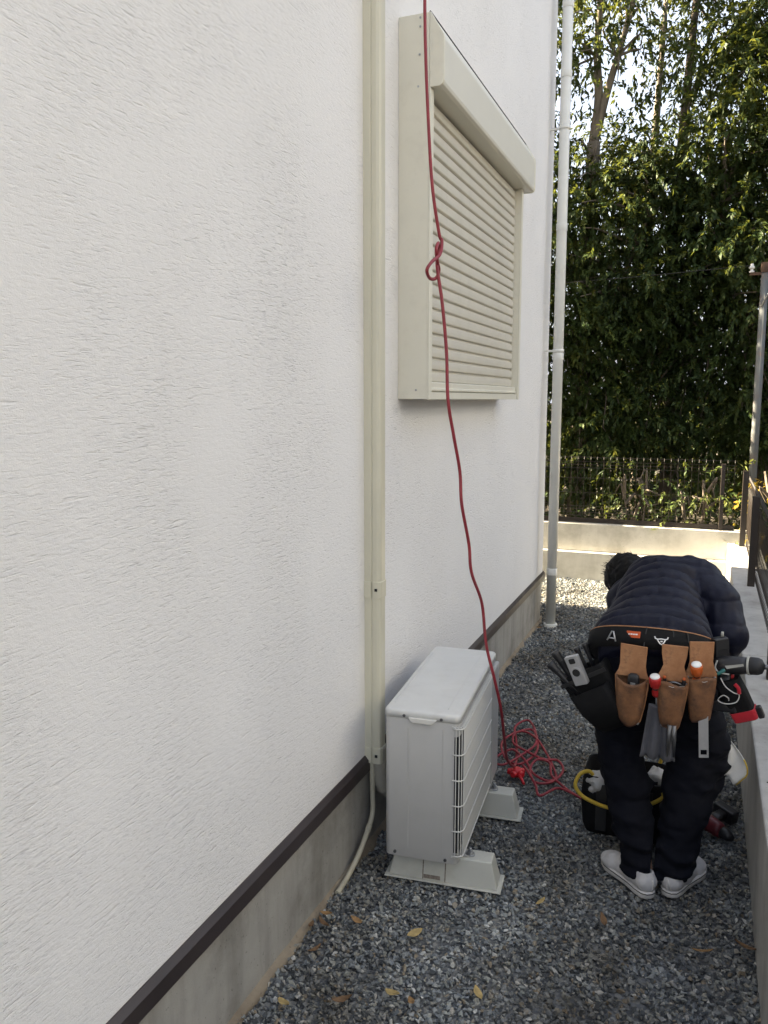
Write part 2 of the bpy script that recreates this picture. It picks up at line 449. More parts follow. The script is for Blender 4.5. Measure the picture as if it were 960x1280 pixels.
def sdf_mesh(prims, h, post=None, pad=0.04):
    lo = np.min([p[1] for p in prims], 0) + 0.12 - pad; hi = np.max([p[2] for p in prims], 0) - 0.12 + pad
    n = np.ceil((hi - lo) / h).astype(int) + 1
    ax = [lo[i] + h * np.arange(n[i]) for i in range(3)]
    v = np.full(n, 1.0, np.float32)
    for f, a, b, k in prims:
        s = tuple(slice(max(0, int((a[i] - lo[i]) / h)), min(n[i], int((b[i] - lo[i]) / h) + 2)) for i in range(3))
        G = np.stack(np.meshgrid(*[ax[i][s[i]] for i in range(3)], indexing='ij'), -1).astype(np.float32)
        v[s] = smin(v[s], f(G), k)
    if post is not None:
        G = np.stack(np.meshgrid(*ax, indexing='ij'), -1).astype(np.float32)
        near = v < 0.09
        v[near] = post(v[near], G[near])
    ins = v < 0
    c = [ins[a:n[0] - 1 + a, b:n[1] - 1 + b, d:n[2] - 1 + d] for a in (0, 1) for b in (0, 1) for d in (0, 1)]
    cnt = np.sum(c, 0); act = (cnt > 0) & (cnt < 8)
    idx = np.full(act.shape, -1, np.int64); cells = np.argwhere(act); idx[act] = np.arange(len(cells))
    acc = np.zeros((len(cells), 3)); num = np.zeros(len(cells))
    off = [(a, b, d) for a in (0, 1) for b in (0, 1) for d in (0, 1)]
    for p in range(8):
        for q in range(p + 1, 8):
            o1, o2 = np.array(off[p]), np.array(off[q])
            if np.abs(o1 - o2).sum() != 1: continue
            A = cells + o1; B = cells + o2
            va = v[A[:, 0], A[:, 1], A[:, 2]]; vb = v[B[:, 0], B[:, 1], B[:, 2]]
            x = (va < 0) != (vb < 0); t = np.where(x, va / np.where(x, va - vb, 1), 0)
            acc += np.where(x[:, None], A + (B - A) * t[:, None], 0); num += x
    V = lo + h * acc / num[:, None]
    F = []
    for a in range(3):
        b, d = (a + 1) % 3, (a + 2) % 3
        sl0 = [slice(None)] * 3; sl1 = [slice(None)] * 3
        sl0[a] = slice(0, n[a] - 1); sl1[a] = slice(1, n[a])
        ch = ins[tuple(sl0)] != ins[tuple(sl1)]
        E = np.argwhere(ch); E = E[(E[:, b] > 0) & (E[:, d] > 0) & (E[:, b] < n[b] - 1) & (E[:, d] < n[d] - 1)]
        eb = np.zeros(3, int); eb[b] = 1; ed = np.zeros(3, int); ed[d] = 1
        g = lambda q: idx[q[:, 0], q[:, 1], q[:, 2]]
        Q = np.stack([g(E), g(E - eb), g(E - eb - ed), g(E - ed)], 1)
        flip = ~ins[E[:, 0], E[:, 1], E[:, 2]]
        Q[flip] = Q[flip][:, ::-1]; F.append(Q)
    F = np.concatenate(F); F = F[(F >= 0).all(1)]
    return V, F[:, ::-1]

rng = np.random.RandomState(7)
random.seed(7)

# ================================================================== THE SETTING
g = MB().box((-200, -200, -0.6), (200, 300, -0.05)).build('ground', 'soil'); tag(g, kind='structure')
g = MB().box((-9, -4, -0.3), (1.36, 7.80, -0.014)).build('gravel_path', 'gravel_bed'); tag(g, kind='structure')

def make_gravel():
    shapes = []
    rs = np.random.RandomState(3)
    for i in range(24):
        bm = bmesh.new()
        k = rs.randint(8, 12)
        d = rs.randn(k, 3); d /= np.linalg.norm(d, axis=1)[:, None]
        d *= rs.uniform(0.75, 1.1, (k, 1)); d *= np.array([1.2, rs.uniform(0.65, 1.0), rs.uniform(0.5, 0.85)])
        for p in d: bm.verts.new(p)
        bmesh.ops.convex_hull(bm, input=bm.verts)
        loose = [v for v in bm.verts if not v.link_faces]
        bmesh.ops.delete(bm, geom=loose, context='VERTS')
        bmesh.ops.triangulate(bm, faces=bm.faces)
        bm.verts.index_update()
        shapes.append((np.array([v.co[:] for v in bm.verts]), np.array([[v.index for v in f.verts] for f in bm.faces])))
        bm.free()
    regs = [(0.0, 1.352, 1.25, 4.3, 8800, 0.0055, 0.0122), (0.0, 1.352, 4.3, 6.2, 5600, 0.0065, 0.0135),
            (-0.9, 1.352, 6.2, 7.74, 5600, 0.0065, 0.0135), (0.0, 1.352, -0.6, 1.25, 2600, 0.007, 0.014)]
    pts = []; rad = []
    for x0, x1, y0, y1, den, r0, r1 in regs:
        n = int((x1 - x0) * (y1 - y0) * den)
        pts.append(np.stack([rs.uniform(x0, x1, n), rs.uniform(y0, y1, n), rs.uniform(-0.015, 0.001, n)], 1))
        rad.append(r0 + (r1 - r0) * rs.rand(n) ** 1.6)
    P = np.concatenate(pts); r = np.concatenate(rad)
    P[:, 2] += 0.006 * vnoise(P * np.array([1, 1, 0]), 2.2, 5) + 0.004 * vnoise(P * np.array([1, 1, 0]), 7.0, 6)
    tone = rs.rand(len(P))
    V = []; F = []; T = []; o = 0
    which = rs.randint(0, len(shapes), len(P))
    ax = rs.randn(len(P), 4) * np.array([1, 1, 2.5, 1]); ax /= np.linalg.norm(ax, axis=1)[:, None]
    a, b, c, d = ax[:, 3], ax[:, 0] * 0.6, ax[:, 1] * 0.6, ax[:, 2]
    nn = np.sqrt(a * a + b * b + c * c + d * d); a, b, c, d = a / nn, b / nn, c / nn, d / nn
    Rm = np.stack([np.stack([a*a+b*b-c*c-d*d, 2*(b*c-a*d), 2*(b*d+a*c)], -1), np.stack([2*(b*c+a*d), a*a-b*b+c*c-d*d, 2*(c*d-a*b)], -1), np.stack([2*(b*d-a*c), 2*(c*d+a*b), a*a-b*b-c*c+d*d], -1)], 1)
    for k, (sv, sf) in enumerate(shapes):
        I = np.where(which == k)[0]
        W = np.einsum('nij,vj->nvi', Rm[I], sv) * r[I][:, None, None] + P[I][:, None, :]
        V.append(W.reshape(-1, 3)); F.append((sf[None] + (np.arange(len(I)) * len(sv))[:, None, None]).reshape(-1, 3) + o)
        T.append(np.repeat(tone[I], len(sv))); o += len(I) * len(sv)
    g = raw('gravel', np.concatenate(V), np.concatenate(F), 'stone', None, np.concatenate(T))
    tag(g, 'blue grey crushed stone covering the narrow side passage', 'gravel', kind='stuff')
make_gravel()

# ------------------------------------------------------------------ the house
house = tag(empty('house'), 'white stucco house wall with concrete base along the passage', 'house')
MB().box((-8, -4, 0.345), (0, 6.2, 6.2)).build('wall', 'stucco', house, 0.012)
MB().box((-8, 6.2, 0.345), (-0.5, 6.72, 6.2)).build('added_wing', 'stucco', house)  # unseen block added so its shadow edge falls across the far gravel
MB().box((-7.95, -3.95, -0.28), (-0.004, 6.17, 0.344)).build('foundation', 'foundation', house, 0.006)
MB().box((-7.9, 6.17, -0.28), (-0.52, 6.69, 0.344)).build('foundation', 'foundation', house)  # base under the added unseen block
t = MB(); t.prism([(-0.02, 0.378), (0.004, 0.378), (0.017, 0.362), (0.017, 0.318), (0.012, 0.312), (-0.02, 0.312)], 'y', -4.0, 6.212)
t.build('drip_flashing', 'trim', house)
# ragged mortar lip of the footing at the foot of the base
fm = MB(); rings = []
for i in range(150):
    y = -0.5 + i * 6.7 / 149
    e = 0.017 + 0.010 * math.sin(i * 1.7) * math.sin(i * 0.37) + random.uniform(-0.004, 0.004)
    h = 0.012 + random.uniform(-0.003, 0.004)
    rings.append([(-0.02, y, -0.04), (e, y, -0.04), (e - 0.003, y, h - 0.005), (-0.004, y, h + 0.004), (-0.02, y, h + 0.004)])
fm.loft(rings, True); fm.build('footing', 'footing', house)
rf = MB(); rf.prism([(-8.2, 6.201), (0.16, 6.201), (0.16, 6.30), (-4, 8.0), (-8.2, 6.30)], 'y', -4.2, 6.4); rf.build('roof', 'roof', house)

# roller shutter window: box, side frames, guide rails, slats
Z0, Z1, Y0, Y1 = 1.70, 3.09, 3.0, 4.615
ws = MB().box((0.0, Y0, Z0), (0.121, Y0 + 0.034, Z1)).box((0.0, Y1 - 0.034, Z0), (0.121, Y1, Z1)).box((0.0, Y0 + 0.034, Z0 + 0.002), (0.105, Y1 - 0.034, Z0 + 0.03))
ws = ws.build('window_shutter', 'cream', house, 0.002)
MB().box((0.03, Y0 + 0.04, Z0 + 0.03), (0.05, Y1 - 0.04, Z1 - 0.02)).build('backing', 'dark_in', ws)
for ya, yb in ((Y0 - 0.002, Y0 + 0.036), (Y1 - 0.036, Y1 + 0.002)):
    MB().box((0.1215, ya, Z0 - 0.002), (0.1275, yb, 2.836)).build('guide_rail', 'cream', ws, 0.0015)
MB().box((0.085, Y0 + 0.036, Z0 + 0.03), (0.0975, Y0 + 0.05, 2.83)).build('guide_groove', 'cream', ws)
mb = MB(); mb.prism([(0.062, 1.731), (0.112, 1.731), (0.117, 1.734), (0.117, 1.742), (0.112, 1.745), (0.112, 1.764), (0.107, 1.768), (0.062, 1.768)], 'y', Y0 + 0.036, Y1 - 0.036)
mb.box((0.1055, Y0 + 0.037, Z0 - 0.001), (0.121, Y1 - 0.037, Z0 + 0.027))
mb.build('bottom_rail', 'cream', ws, 0.001)
PITCH = 0.0485
prof = [(0.072, 0.0), (0.081, 0.0), (0.0895, 0.0025), (0.0915, 0.006), (0.0925, 0.020), (0.0915, 0.0345), (0.0895, 0.0375), (0.082, 0.0395), (0.0795, 0.0410), (0.0795, 0.0475), (0.072, 0.0475)]
sm = MB(); sm.loft([[(x, Y0 + 0.038, z) for x, z in prof], [(x, Y1 - 0.038, z) for x, z in prof]], False)
slat_mesh = sm.mesh('slat'); slat_mesh.materials.append(M['slat'])
for i in range(23):
    o = bpy.data.objects.new('slat', slat_mesh); COL.objects.link(o); o.parent = ws
    o.location = (random.uniform(-0.0006, 0.0006), 0, 1.769 + i * PITCH)
bx = MB(); bprof = [(0.002, 2.835), (0.158, 2.835), (0.170, 2.841), (0.174, 2.852), (0.174, 2.995), (0.171, 3.006), (0.124, 3.086), (0.116, 3.09), (0.002, 3.09)]
bx.prism(bprof, 'y', Y0 + 0.012, Y1 + 0.055); bx.build('shutter_box', 'box', ws, 0.002)
MB().prism([(x * 1.012 - 0.0005, z) for x, z in [(0.121, 2.832), (0.158, 2.832), (0.171, 2.838), (0.176, 2.85), (0.176, 2.997), (0.173, 3.008), (0.125, 3.0885), (0.121, 3.0905)]], 'y', Y0 - 0.003, Y0 + 0.0115).build('end_cap', 'cream', ws, 0.002)
MB().prism([(x * 1.012 - 0.0005, z) for x, z in [(0.001, 2.832), (0.158, 2.832), (0.171, 2.838), (0.176, 2.85), (0.176, 2.997), (0.173, 3.008), (0.125, 3.0905), (0.001, 3.0925)]], 'y', Y1 + 0.0555, Y1 + 0.068).build('end_cap', 'cream', ws, 0.002)
MB().tube([(0.119, Y0 + 0.01, 3.0955), (0.119, Y1 + 0.07, 3.0955)], 0.0032, 6).build('top_seal', 'trim', ws)
for x, z in ((0.085, 3.075), (0.085, 3.045), (0.083, 2.95), (0.075, 1.735), (0.078, 2.84)):
    MB().tube([(x, Y0 + 0.001, z), (x, Y0 - 0.0025, z)], 0.004, 8).build('screw', 'zinc', ws)

# ------------------------------------------------------------------ duct cover with its bands, hose and wrapped pipe
dc = tag(empty('pipe_duct', (0, 2.66, 0)), 'ivory pipe duct with joint bands running up the white wall', 'pipe duct')
def duct_prof(g, d=0.062, wdt=0.062):
    # near face carries a shallow groove, corners rounded
    return [(-0.004, -g), (0.026, -g), (0.028, 0.0035), (0.031, 0.0035), (0.033, -g), (d - 0.014 + g, -g), (d - 0.004 + g, 0.004 - g),
            (d + g, 0.014 - g), (d + g, wdt - 0.014), (d - 0.004 + g, wdt - 0.004), (d - 0.014, wdt + g), (-0.004, wdt + g)]
a = MB().prism(duct_prof(0), 'z', 0.405, 6.1); a.build('duct_channel', 'duct', dc, 0.001)
for z0, z1 in ((0.985, 1.045), (0.352, 0.412)):
    bnd = MB().prism(duct_prof(0.0035), 'z', z0, z1).build('joint_band', 'duct', dc, 0.001)
    MB().box((0.042, -0.0065, z0 + 0.026), (0.052, -0.003, z0 + 0.036)).build('slot', 'dark_in', bnd)
hp = smooth_path([(0.022, 0.018, 0.40), (0.022, 0.016, 0.34), (0.026, 0.010, 0.24), (0.032, -0.005, 0.155), (0.032, -0.06, 0.105), (0.030, -0.14, 0.055), (0.024, -0.22, 0.020), (0.022, -0.30, 0.006)], 10)
hs = MB().tube(hp, 0.0095, 12); hs.build('drain_hose', 'hose', dc)
MB().tube(hp[36:40], 0.0115, 12).build('hose_joint', 'hose', dc)
wp = smooth_path([(0.044, 0.034, 0.41), (0.046, 0.035, 0.32), (0.056, 0.05, 0.24), (0.085, 0.11, 0.20), (0.115, 0.2, 0.20)], 10)
wr = MB().tube(wp, [0.026 + 0.0012 * (i % 3) for i in range(len(wp))], 14); wr.build('wrapped_pipe', 'wrap', dc)

# ------------------------------------------------------------------ downpipe at the far corner
dp = tag(empty('downpipe', (0.101, 6.02, 0)), 'white round rainwater pipe standing at the far corner of the house', 'downpipe')
MB().tube([(0, 0, -0.05), (0, 0, 6.1)], 0.036, 24).build('pipe', 'pvc', dp)
for z in (0.395, 1.98, 2.88, 3.9, 4.35):
    MB().tube([(0, 0, z), (0, 0, z + 0.05)], 0.0395, 24).build('socket', 'pvc', dp, 0.002)
for z in (1.975, 3.50):
    b = MB().tube([(0, 0, z + 0.06), (0, 0, z + 0.082)], 0.041, 24); b.box((-0.104, -0.009, z + 0.064), (-0.036, 0.009, z + 0.078)); b.build('bracket', 'pvc', dp)
MB().tube([(0, 0, -0.03), (0, 0, 0.02)], 0.052, 20).build('collar', 'pvc', dp, 0.004)

# ------------------------------------------------------------------ walls round the plot
bw = tag(empty('boundary_wall', (0, 7.74, 0)), 'pale two course concrete wall across the end of the passage', 'wall')
MB().box((-9, 0.0, -0.25), (1.351, 0.22, 0.262)).build('lower_course', 'concrete', bw, 0.006)
MB().box((-9, 0.065, 0.263), (1.62, 0.20, 0.527)).build('upper_course', 'concrete', bw, 0.006)
rw = tag(empty('side_wall', (1.352, 0, 0)), 'low concrete wall along the right side of the gravel', 'wall')
ys = [-4.0, 1.05, 4.35, 7.803]
for i in range(3):
    MB().box((0.0, ys[i] + 0.002, -0.25), (0.26, ys[i + 1] - 0.002, 0.425)).build('wall_section', 'concrete_side', rw, 0.007)
MB().tube([(0.03, 2.87, 0.42), (0.03, 2.87, 0.4256)], 0.006, 10).build('tie_hole', 'dark_in', rw)

def wire_mesh(L, name, mat, bends):
    m = MB(); m.tube(bends, 0.0019, 5, True, True); me = m.mesh(name); me.materials.append(M[mat]); return me
def mesh_fence(root, n, step, axis, z0, z1, side, posts, x_off, psize=0.022):
    H = z1 - z0
    bend = [(0, 0.0), (0, 0.05 * 1), (1, 0.08), (0, 0.11), (0, H - 0.11), (1, H - 0.08), (0, H - 0.05), (0, H)]
    bv = [(side * 0.018 * k if axis == 'y' else 0, side * 0.018 * k if axis == 'x' else 0, z0 + z) for k, z in bend]
    me = wire_mesh(0, 'upright_wire', 'fence', bv)
    for i in range(n):
        o = bpy.data.objects.new('upright_wire', me); COL.objects.link(o); o.parent = root
        p = x_off + i * step
        o.location = (0, p, 0) if axis == 'y' else (p, 0, 0)
    a, b = x_off - 0.02, x_off + (n - 1) * step + 0.02
    for k, z in ((0, 0.02), (0, 0.05), (1, 0.08), (0, 0.11), (0, 0.24), (0, 0.38), (0, H - 0.11), (1, H - 0.08), (0, H - 0.05), (0, H - 0.01)):
        d = side * (0.018 * k + 0.005)
        q = [(d, a, z0 + z), (d, b, z0 + z)] if axis == 'y' else [(a, d, z0 + z), (b, d, z0 + z)]
        MB().tube(q, 0.0026, 5).build('cross_wire', 'fence', root)
    for p, zb, zt in posts:
        c = (0, p) if axis == 'y' else (p, 0)
        sx, sy = (0.030, psize) if axis == 'y' else (psize, 0.030)
        off = -side * 0.028
        cx, cy = (c[0] + off, c[1]) if axis == 'y' else (c[0], c[1] + off)
        po = MB().box((cx - sx / 1.3, cy - sy, zb), (cx + sx / 1.3, cy + sy, zt)).build('post', 'fence', root, 0.003)
        MB().box((cx - sx / 1.3 - 0.002, cy - sy - 0.002, zt), (cx + sx / 1.3 + 0.002, cy + sy + 0.002, zt + 0.006)).build('post_cap', 'fence', po)
        for z in (zb + 0.12, zt - 0.08):
            MB().tube([(cx, cy, z), (c[0] + (side * 0.012 if axis == 'y' else 0), c[1] + (side * 0.012 if axis == 'x' else 0), z)], 0.007, 6).build('clip', 'fence', po)
f1 = tag(empty('mesh_fence', (0, 7.885, 0)), 'dark brown wire mesh fence on top of the end wall', 'fence')
mesh_fence(f1, 74, 0.06, 'x', 0.575, 1.162, 1, [(1.285, 0.50, 1.12), (-0.72, 0.50, 1.12), (-2.7, 0.5, 1.12)], -3.0)
MB().box((-3.02, -0.012, 0.530), (1.40, 0.012, 0.572)).build('bottom_rail', 'fence', f1, 0.002)
f2 = tag(empty('mesh_fence', (1.492, 0, 0)), 'dark brown wire mesh fence along the right wall seen edge on', 'fence')
mesh_fence(f2, 128, 0.06, 'y', 0.445, 1.045, 1, [(0.0, 0.42, 1.04), (2.0, 0.42, 1.04), (4.0, 0.42, 1.04), (6.02, 0.42, 1.04), (7.66, 0.424, 1.08)], 0.0)

# ------------------------------------------------------------------ added house out of view to the right: blocks low sky, returns sunlight
nb = tag(empty('added_house', (6.2, 0, 0)), 'unseen grey sided house added beyond the right hand fence to shape the light', 'house')
MB().box((0, -7.0, -0.2), (6.0, 6.2, 6.4)).build('wall', 'beige', nb, 0.01)
MB().prism([(-0.5, 6.401), (6.5, 6.401), (6.5, 6.5), (3.0, 8.0), (-0.5, 6.5)], 'y', -7.5, 6.7).build('roof', 'roof', nb)
for y0, z0, z1 in ((-4.6, 1.0, 2.2), (-1.2, 1.0, 2.2), (2.4, 1.2, 2.1), (-4.6, 3.9, 5.0), (-1.2, 3.9, 5.0), (2.4, 3.9, 5.0)):
    wn = MB().box((-0.03, y0, z0), (0.002, y0 + 1.5, z1)).build('window', 'cream', nb, 0.004)
    for k in (0, 1): MB().box((-0.034, y0 + 0.06 + k * 0.72, z0 + 0.06), (-0.0305, y0 + 0.72 + k * 0.72, z1 - 0.06)).build('pane', 'pane', wn)

# ------------------------------------------------------------------ outdoor air conditioner (local: x depth, y length)
AC = tag(empty('air_conditioner', (0.148, 2.487, 0.0), (0, 0, R(4.5))), 'grey white outdoor air conditioner unit beside the white wall', 'air conditioner')
DX, LY, ZB, ZT = 0.262, 0.745, 0.112, 0.648
p = rrect(0.0, DX, 0.0, LY, 0.022, 6)
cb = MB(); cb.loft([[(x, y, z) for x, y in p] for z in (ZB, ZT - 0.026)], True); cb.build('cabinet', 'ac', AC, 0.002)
# pressed seams on the end panel
MB().box((0.082, -0.0012, ZB + 0.03), (0.086, 0.002, ZT - 0.06)).build('panel_seam', 'ac', AC)
MB().box((0.205, -0.0010, ZB + 0.012), (0.2075, 0.002, ZT - 0.05)).build('panel_seam', 'ac', AC)
def offs(q, d):
    c = (DX / 2, LY / 2); return [(x + (d if x > c[0] else -d), y + (d if y > c[1] else -d)) for x, y in q]
lid = MB()
lid.loft([[(x, y, z) for x, y in offs(p, d)] for z, d in ((ZT - 0.027, 0.0022), (ZT - 0.006, 0.0022), (ZT - 0.0015, -0.001), (ZT, -0.006), (ZT + 0.0012, -0.03))], True)
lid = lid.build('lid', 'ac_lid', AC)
MB().box((0.018, 0.06, ZT + 0.0002), (0.022, LY - 0.06, ZT + 0.0026)).build('lid_rib', 'ac_lid', lid, 0.001)
MB().box((0.21, 0.05, ZT + 0.0002), (0.216, LY - 0.06, ZT + 0.0026)).build('lid_rib', 'ac_lid', lid, 0.001)
hd = MB(); hd.prism([(0.086, ZT - 0.021), (0.092, ZT - 0.034), (0.100, ZT - 0.0395), (0.166, ZT - 0.0395), (0.176, ZT - 0.033), (0.186, ZT - 0.021)], 'y', -0.009, 0.004)
hd.build('handle', 'ac_handle', AC, 0.003)
for x, z in ((0.070, ZT - 0.018), (0.200, ZT - 0.018), (0.038, ZB + 0.016), (0.218, ZB + 0.013)):
    MB().tube([(x, 0.002, z), (x, -0.0045, z)], 0.0055, 8).build('screw', 'steel', AC)
# front: dark panel painted as the shaded opening, fan and wire grille standing proud and wrapping the near edge
MB().box((DX - 0.016, -0.0008, ZB + 0.045), (DX + 0.0012, LY - 0.18, ZT - 0.075)).build('fan_opening_shade', 'dark_in', AC)
fan = MB().tube([(DX + 0.0015, 0.29, 0.37), (DX + 0.007, 0.29, 0.37)], 0.05, 20).build('fan_hub', 'fan', AC)
for k in range(3):
    a0 = k * 2.094; V = []
    for r_ in (0.045, 0.12, 0.19):
        for da in (-0.35, 0.35): V.append((DX + 0.002 + 0.005 * (da > 0), 0.29 + r_ * math.cos(a0 + da), 0.37 + r_ * math.sin(a0 + da)))
    MB().add(V, [(0, 1, 3, 2), (2, 3, 5, 4)]).build('fan_blade', 'fan', AC)
GX = DX + 0.014
me = MB().tube([(-0.014, 0, ZB + 0.028), (-0.003, 0, ZB + 0.030), (0, 0, ZB + 0.036), (0, 0, ZT - 0.046), (-0.003, 0, ZT - 0.040), (-0.014, 0, ZT - 0.038)], 0.0019, 6).mesh('grille_wire'); me.materials.append(M['grille'])
spots = [(DX - 0.010, -0.0035), (DX + 0.001, -0.0020), (DX + 0.009, 0.004)] + [(GX, 0.013 + i * 0.0098) for i in range(57)]
for x, y in spots:
    o = bpy.data.objects.new('grille_wire', me); COL.objects.link(o); o.parent = AC; o.location = (x, y, 0)
for i in range(6):
    z = ZB + 0.034 + i * 0.0915
    q = [(DX - 0.022, -0.0045, z), (DX - 0.004, -0.0048, z), (DX + 0.008, -0.001, z), (GX + 0.001, 0.010, z), (GX + 0.0025, 0.026, z), (GX + 0.0025, LY - 0.19, z), (GX - 0.006, LY - 0.176, z), (DX - 0.001, LY - 0.172, z)]
    MB().tube(q, 0.0024, 6).build('grille_rib', 'grille', AC)
# right hand front panel beside the grille
MB().box((DX - 0.001, LY - 0.168, ZB + 0.02), (DX + 0.018, LY - 0.012, ZT - 0.035)).build('front_panel', 'ac', AC, 0.008, 3)
# two plastic base blocks
for k, yc in enumerate((0.088, 0.597)):
    bb = tag(empty('base_block', (0.148 - yc * math.sin(R(4.5)), 2.487 + yc * math.cos(R(4.5)), 0.008), (0, 0, R(5.5))),
             ('pale plastic base block under the near end of the air conditioner', 'pale plastic base block under the far end of the air conditioner')[k], 'base block', 'air conditioner base blocks')
    x0, x1 = -0.012, 0.405
    m = MB()
    def rect(g, s, z): return [(x0 + g, -s, z), (x1 - g, -s, z), (x1 - g, s, z), (x0 + g, s, z)]
    m.loft([rect(0.014, 0.047, 0.004), rect(0.036, 0.035, 0.098)], False); m.build('block', 'base_block', bb, 0.004)
    MB().loft([rect(0, 0.058, 0.0), rect(0.001, 0.057, 0.005)], False).build('flange', 'base_block', bb, 0.0012)
    for xr in (0.125, 0.205):
        MB().add([(xr, -0.0475, 0.006), (xr + 0.004, -0.0475, 0.006), (xr + 0.005, -0.0362, 0.0965), (xr + 0.001, -0.0362, 0.0965)], [(0, 1, 2, 3)]).build('rib', 'mark', bb)
    MB().add([(0.130, -0.0478, 0.010), (0.190, -0.0478, 0.010), (0.190, -0.0462, 0.024), (0.130, -0.0462, 0.024)], [(0, 1, 2, 3)]).build('moulded_mark', 'mark', bb)
    w1 = MB().tube([(0.289, -0.004, 0.0985), (0.289, -0.004, 0.104)], 0.0165, 18).build('washer', 'zinc', bb, 0.001)
    MB().tube([(0.289, -0.004, 0.104), (0.289, -0.004, 0.116)], 0.0098, 6, True, False).build('nut', 'zinc', bb)
    MB().tube([(0.289, -0.004, 0.116), (0.289, -0.004, 0.126)], 0.0052, 10).build('bolt', 'zinc', bb)
    MB().box((0.262, -0.022, 0.1), (0.288, 0.018, 0.1035)).build('mounting_foot', 'ac', bb)

# ------------------------------------------------------------------ red cord hanging past the window, its coil and plug
cp = [(0.185, 2.70, 6.15), (0.19, 2.71, 4.6), (0.20, 2.71, 3.09), (0.20, 2.712, 2.995), (0.214, 2.681, 2.834), (0.233, 2.654, 2.626), (0.255, 2.637, 2.396), (0.271, 2.666, 2.245),
      (0.279, 2.672, 2.222), (0.285, 2.634, 2.172), (0.280, 2.562, 2.136), (0.274, 2.534, 2.107), (0.268, 2.583, 2.089), (0.264, 2.659, 2.100), (0.264, 2.690, 2.130), (0.270, 2.649, 2.157),
      (0.276, 2.622, 2.185), (0.272, 2.655, 2.212), (0.264, 2.680, 2.196), (0.264, 2.668, 2.150), (0.274, 2.652, 2.106), (0.29, 2.649, 2.014), (0.305, 2.653, 1.857), (0.319, 2.631, 1.697), (0.33, 2.665, 1.576), (0.34, 2.711, 1.45), (0.35, 2.704, 1.339),
      (0.362, 2.761, 1.189), (0.372, 2.765, 1.086), (0.387, 2.862, 0.95), (0.405, 2.865, 0.796), (0.440, 2.87, 0.655), (0.456, 2.91, 0.532), (0.450, 2.99, 0.403), (0.440, 3.06, 0.332),
      (0.42, 3.20, 0.20), (0.40, 3.42, 0.07), (0.375, 3.60, 0.022)]
coil = [(0.33, 3.80, 0.02), (0.285, 3.98, 0.02), (0.33, 4.08, 0.024), (0.40, 3.93, 0.03), (0.45, 3.70, 0.03), (0.40, 3.55, 0.024), (0.32, 3.60, 0.022), (0.27, 3.76, 0.028), (0.33, 3.90, 0.034),
        (0.42, 3.84, 0.036), (0.50, 3.70, 0.024), (0.55, 3.58, 0.022), (0.58, 3.48, 0.022), (0.55, 3.43, 0.024), (0.48, 3.47, 0.028), (0.42, 3.58, 0.032), (0.34, 3.68, 0.030), (0.29, 3.62, 0.022), (0.28, 3.54, 0.022), (0.33, 3.52, 0.022), (0.39, 3.62, 0.034),
        (0.43, 3.78, 0.034), (0.38, 3.95, 0.03), (0.31, 3.88, 0.03), (0.33, 3.74, 0.036), (0.42, 3.66, 0.038), (0.50, 3.62, 0.034), (0.56, 3.64, 0.03), (0.60, 3.55, 0.026), (0.57, 3.42, 0.026), (0.50, 3.40, 0.024), (0.46, 3.50, 0.030),
        (0.47, 3.60, 0.036), (0.53, 3.59, 0.036), (0.56, 3.48, 0.030), (0.61, 3.42, 0.024), (0.67, 3.36, 0.022), (0.72, 3.32, 0.022), (0.66, 3.35, 0.030), (0.60, 3.37, 0.026), (0.545, 3.285, 0.022), (0.51, 3.37, 0.024), (0.46, 3.46, 0.034), (0.42, 3.53, 0.03)]
cd = tag(empty('extension_cord', (0.36, 3.6, 0)), 'red extension cord with a looped knot hanging past the shutter to a coil', 'cord')
path = [Vector(q) - Vector((0.36, 3.6, 0)) for q in smooth_path(cp + coil, 8)]
MB().tube(path, 0.0057, 8).build('cord', 'red_cord', cd)
# three-way plug lying on the gravel
pl = tag(empty('cord_plug', (0.405, 3.46, 0.026), (0, 0, R(25))), 'red moulded three way plug lying on the gravel by the coil', 'plug')
m = MB(); m.tube([(0, 0, -0.016), (0, 0, -0.012), (0, 0, 0.014), (0, 0, 0.019)], [0.022, 0.026, 0.026, 0.02], 20); m.build('hub', 'red_plug', pl)
for k in range(5):
    a0 = k * 1.2566 + 0.3; c_, s_ = math.cos(a0), math.sin(a0)
    MB().tube([(0.014 * c_, 0.014 * s_, 0), (0.030 * c_, 0.030 * s_, 0), (0.040 * c_, 0.040 * s_, 0.001)], [0.0155, 0.0145, 0.012], 12).build('outlet', 'red_plug', pl, 0.0015)
MB().tube([(0.005, -0.028, 0), (0.012, -0.055, -0.008), (0.015, -0.085, -0.014)], [0.008, 0.0065, 0.0055], 10).build('cord_stub', 'red_plug', pl)

# ------------------------------------------------------------------ utility pole and cable beyond the corner
up = tag(empty('utility_pole', (1.557, 8.5, 0)), 'grey steel pole with white insulators behind the fence corner', 'pole')
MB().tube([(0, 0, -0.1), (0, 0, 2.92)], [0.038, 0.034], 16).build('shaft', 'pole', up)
MB().tube([(0, 0, 2.86), (0, 0, 2.95)], 0.040, 16).build('rusty_collar', 'rust', up, 0.003)
MB().box((-0.13, -0.014, 2.84), (0.12, 0.014, 2.865)).build('crossarm', 'rust', up, 0.002)
for x in (-0.115, 0.10):
    MB().tube([(x, 0, 2.865), (x, 0, 2.88), (x, 0, 2.882), (x, 0, 2.90), (x, 0, 2.902), (x, 0, 2.915), (x, 0, 2.93), (x, 0, 2.945)], [0.022, 0.024, 0.013, 0.013, 0.026, 0.027, 0.014, 0.014], 14).build('insulator', 'porcelain', up)
MB().tube([(-0.02, -0.035, 2.55), (0.12, -0.03, 2.84)], 0.007, 8).build('strut', 'zinc', up)
wc = tag(empty('overhead_cable', (1.442, 8.5, 2.93)), 'thin dark cable running left from the pole insulators', 'cable')
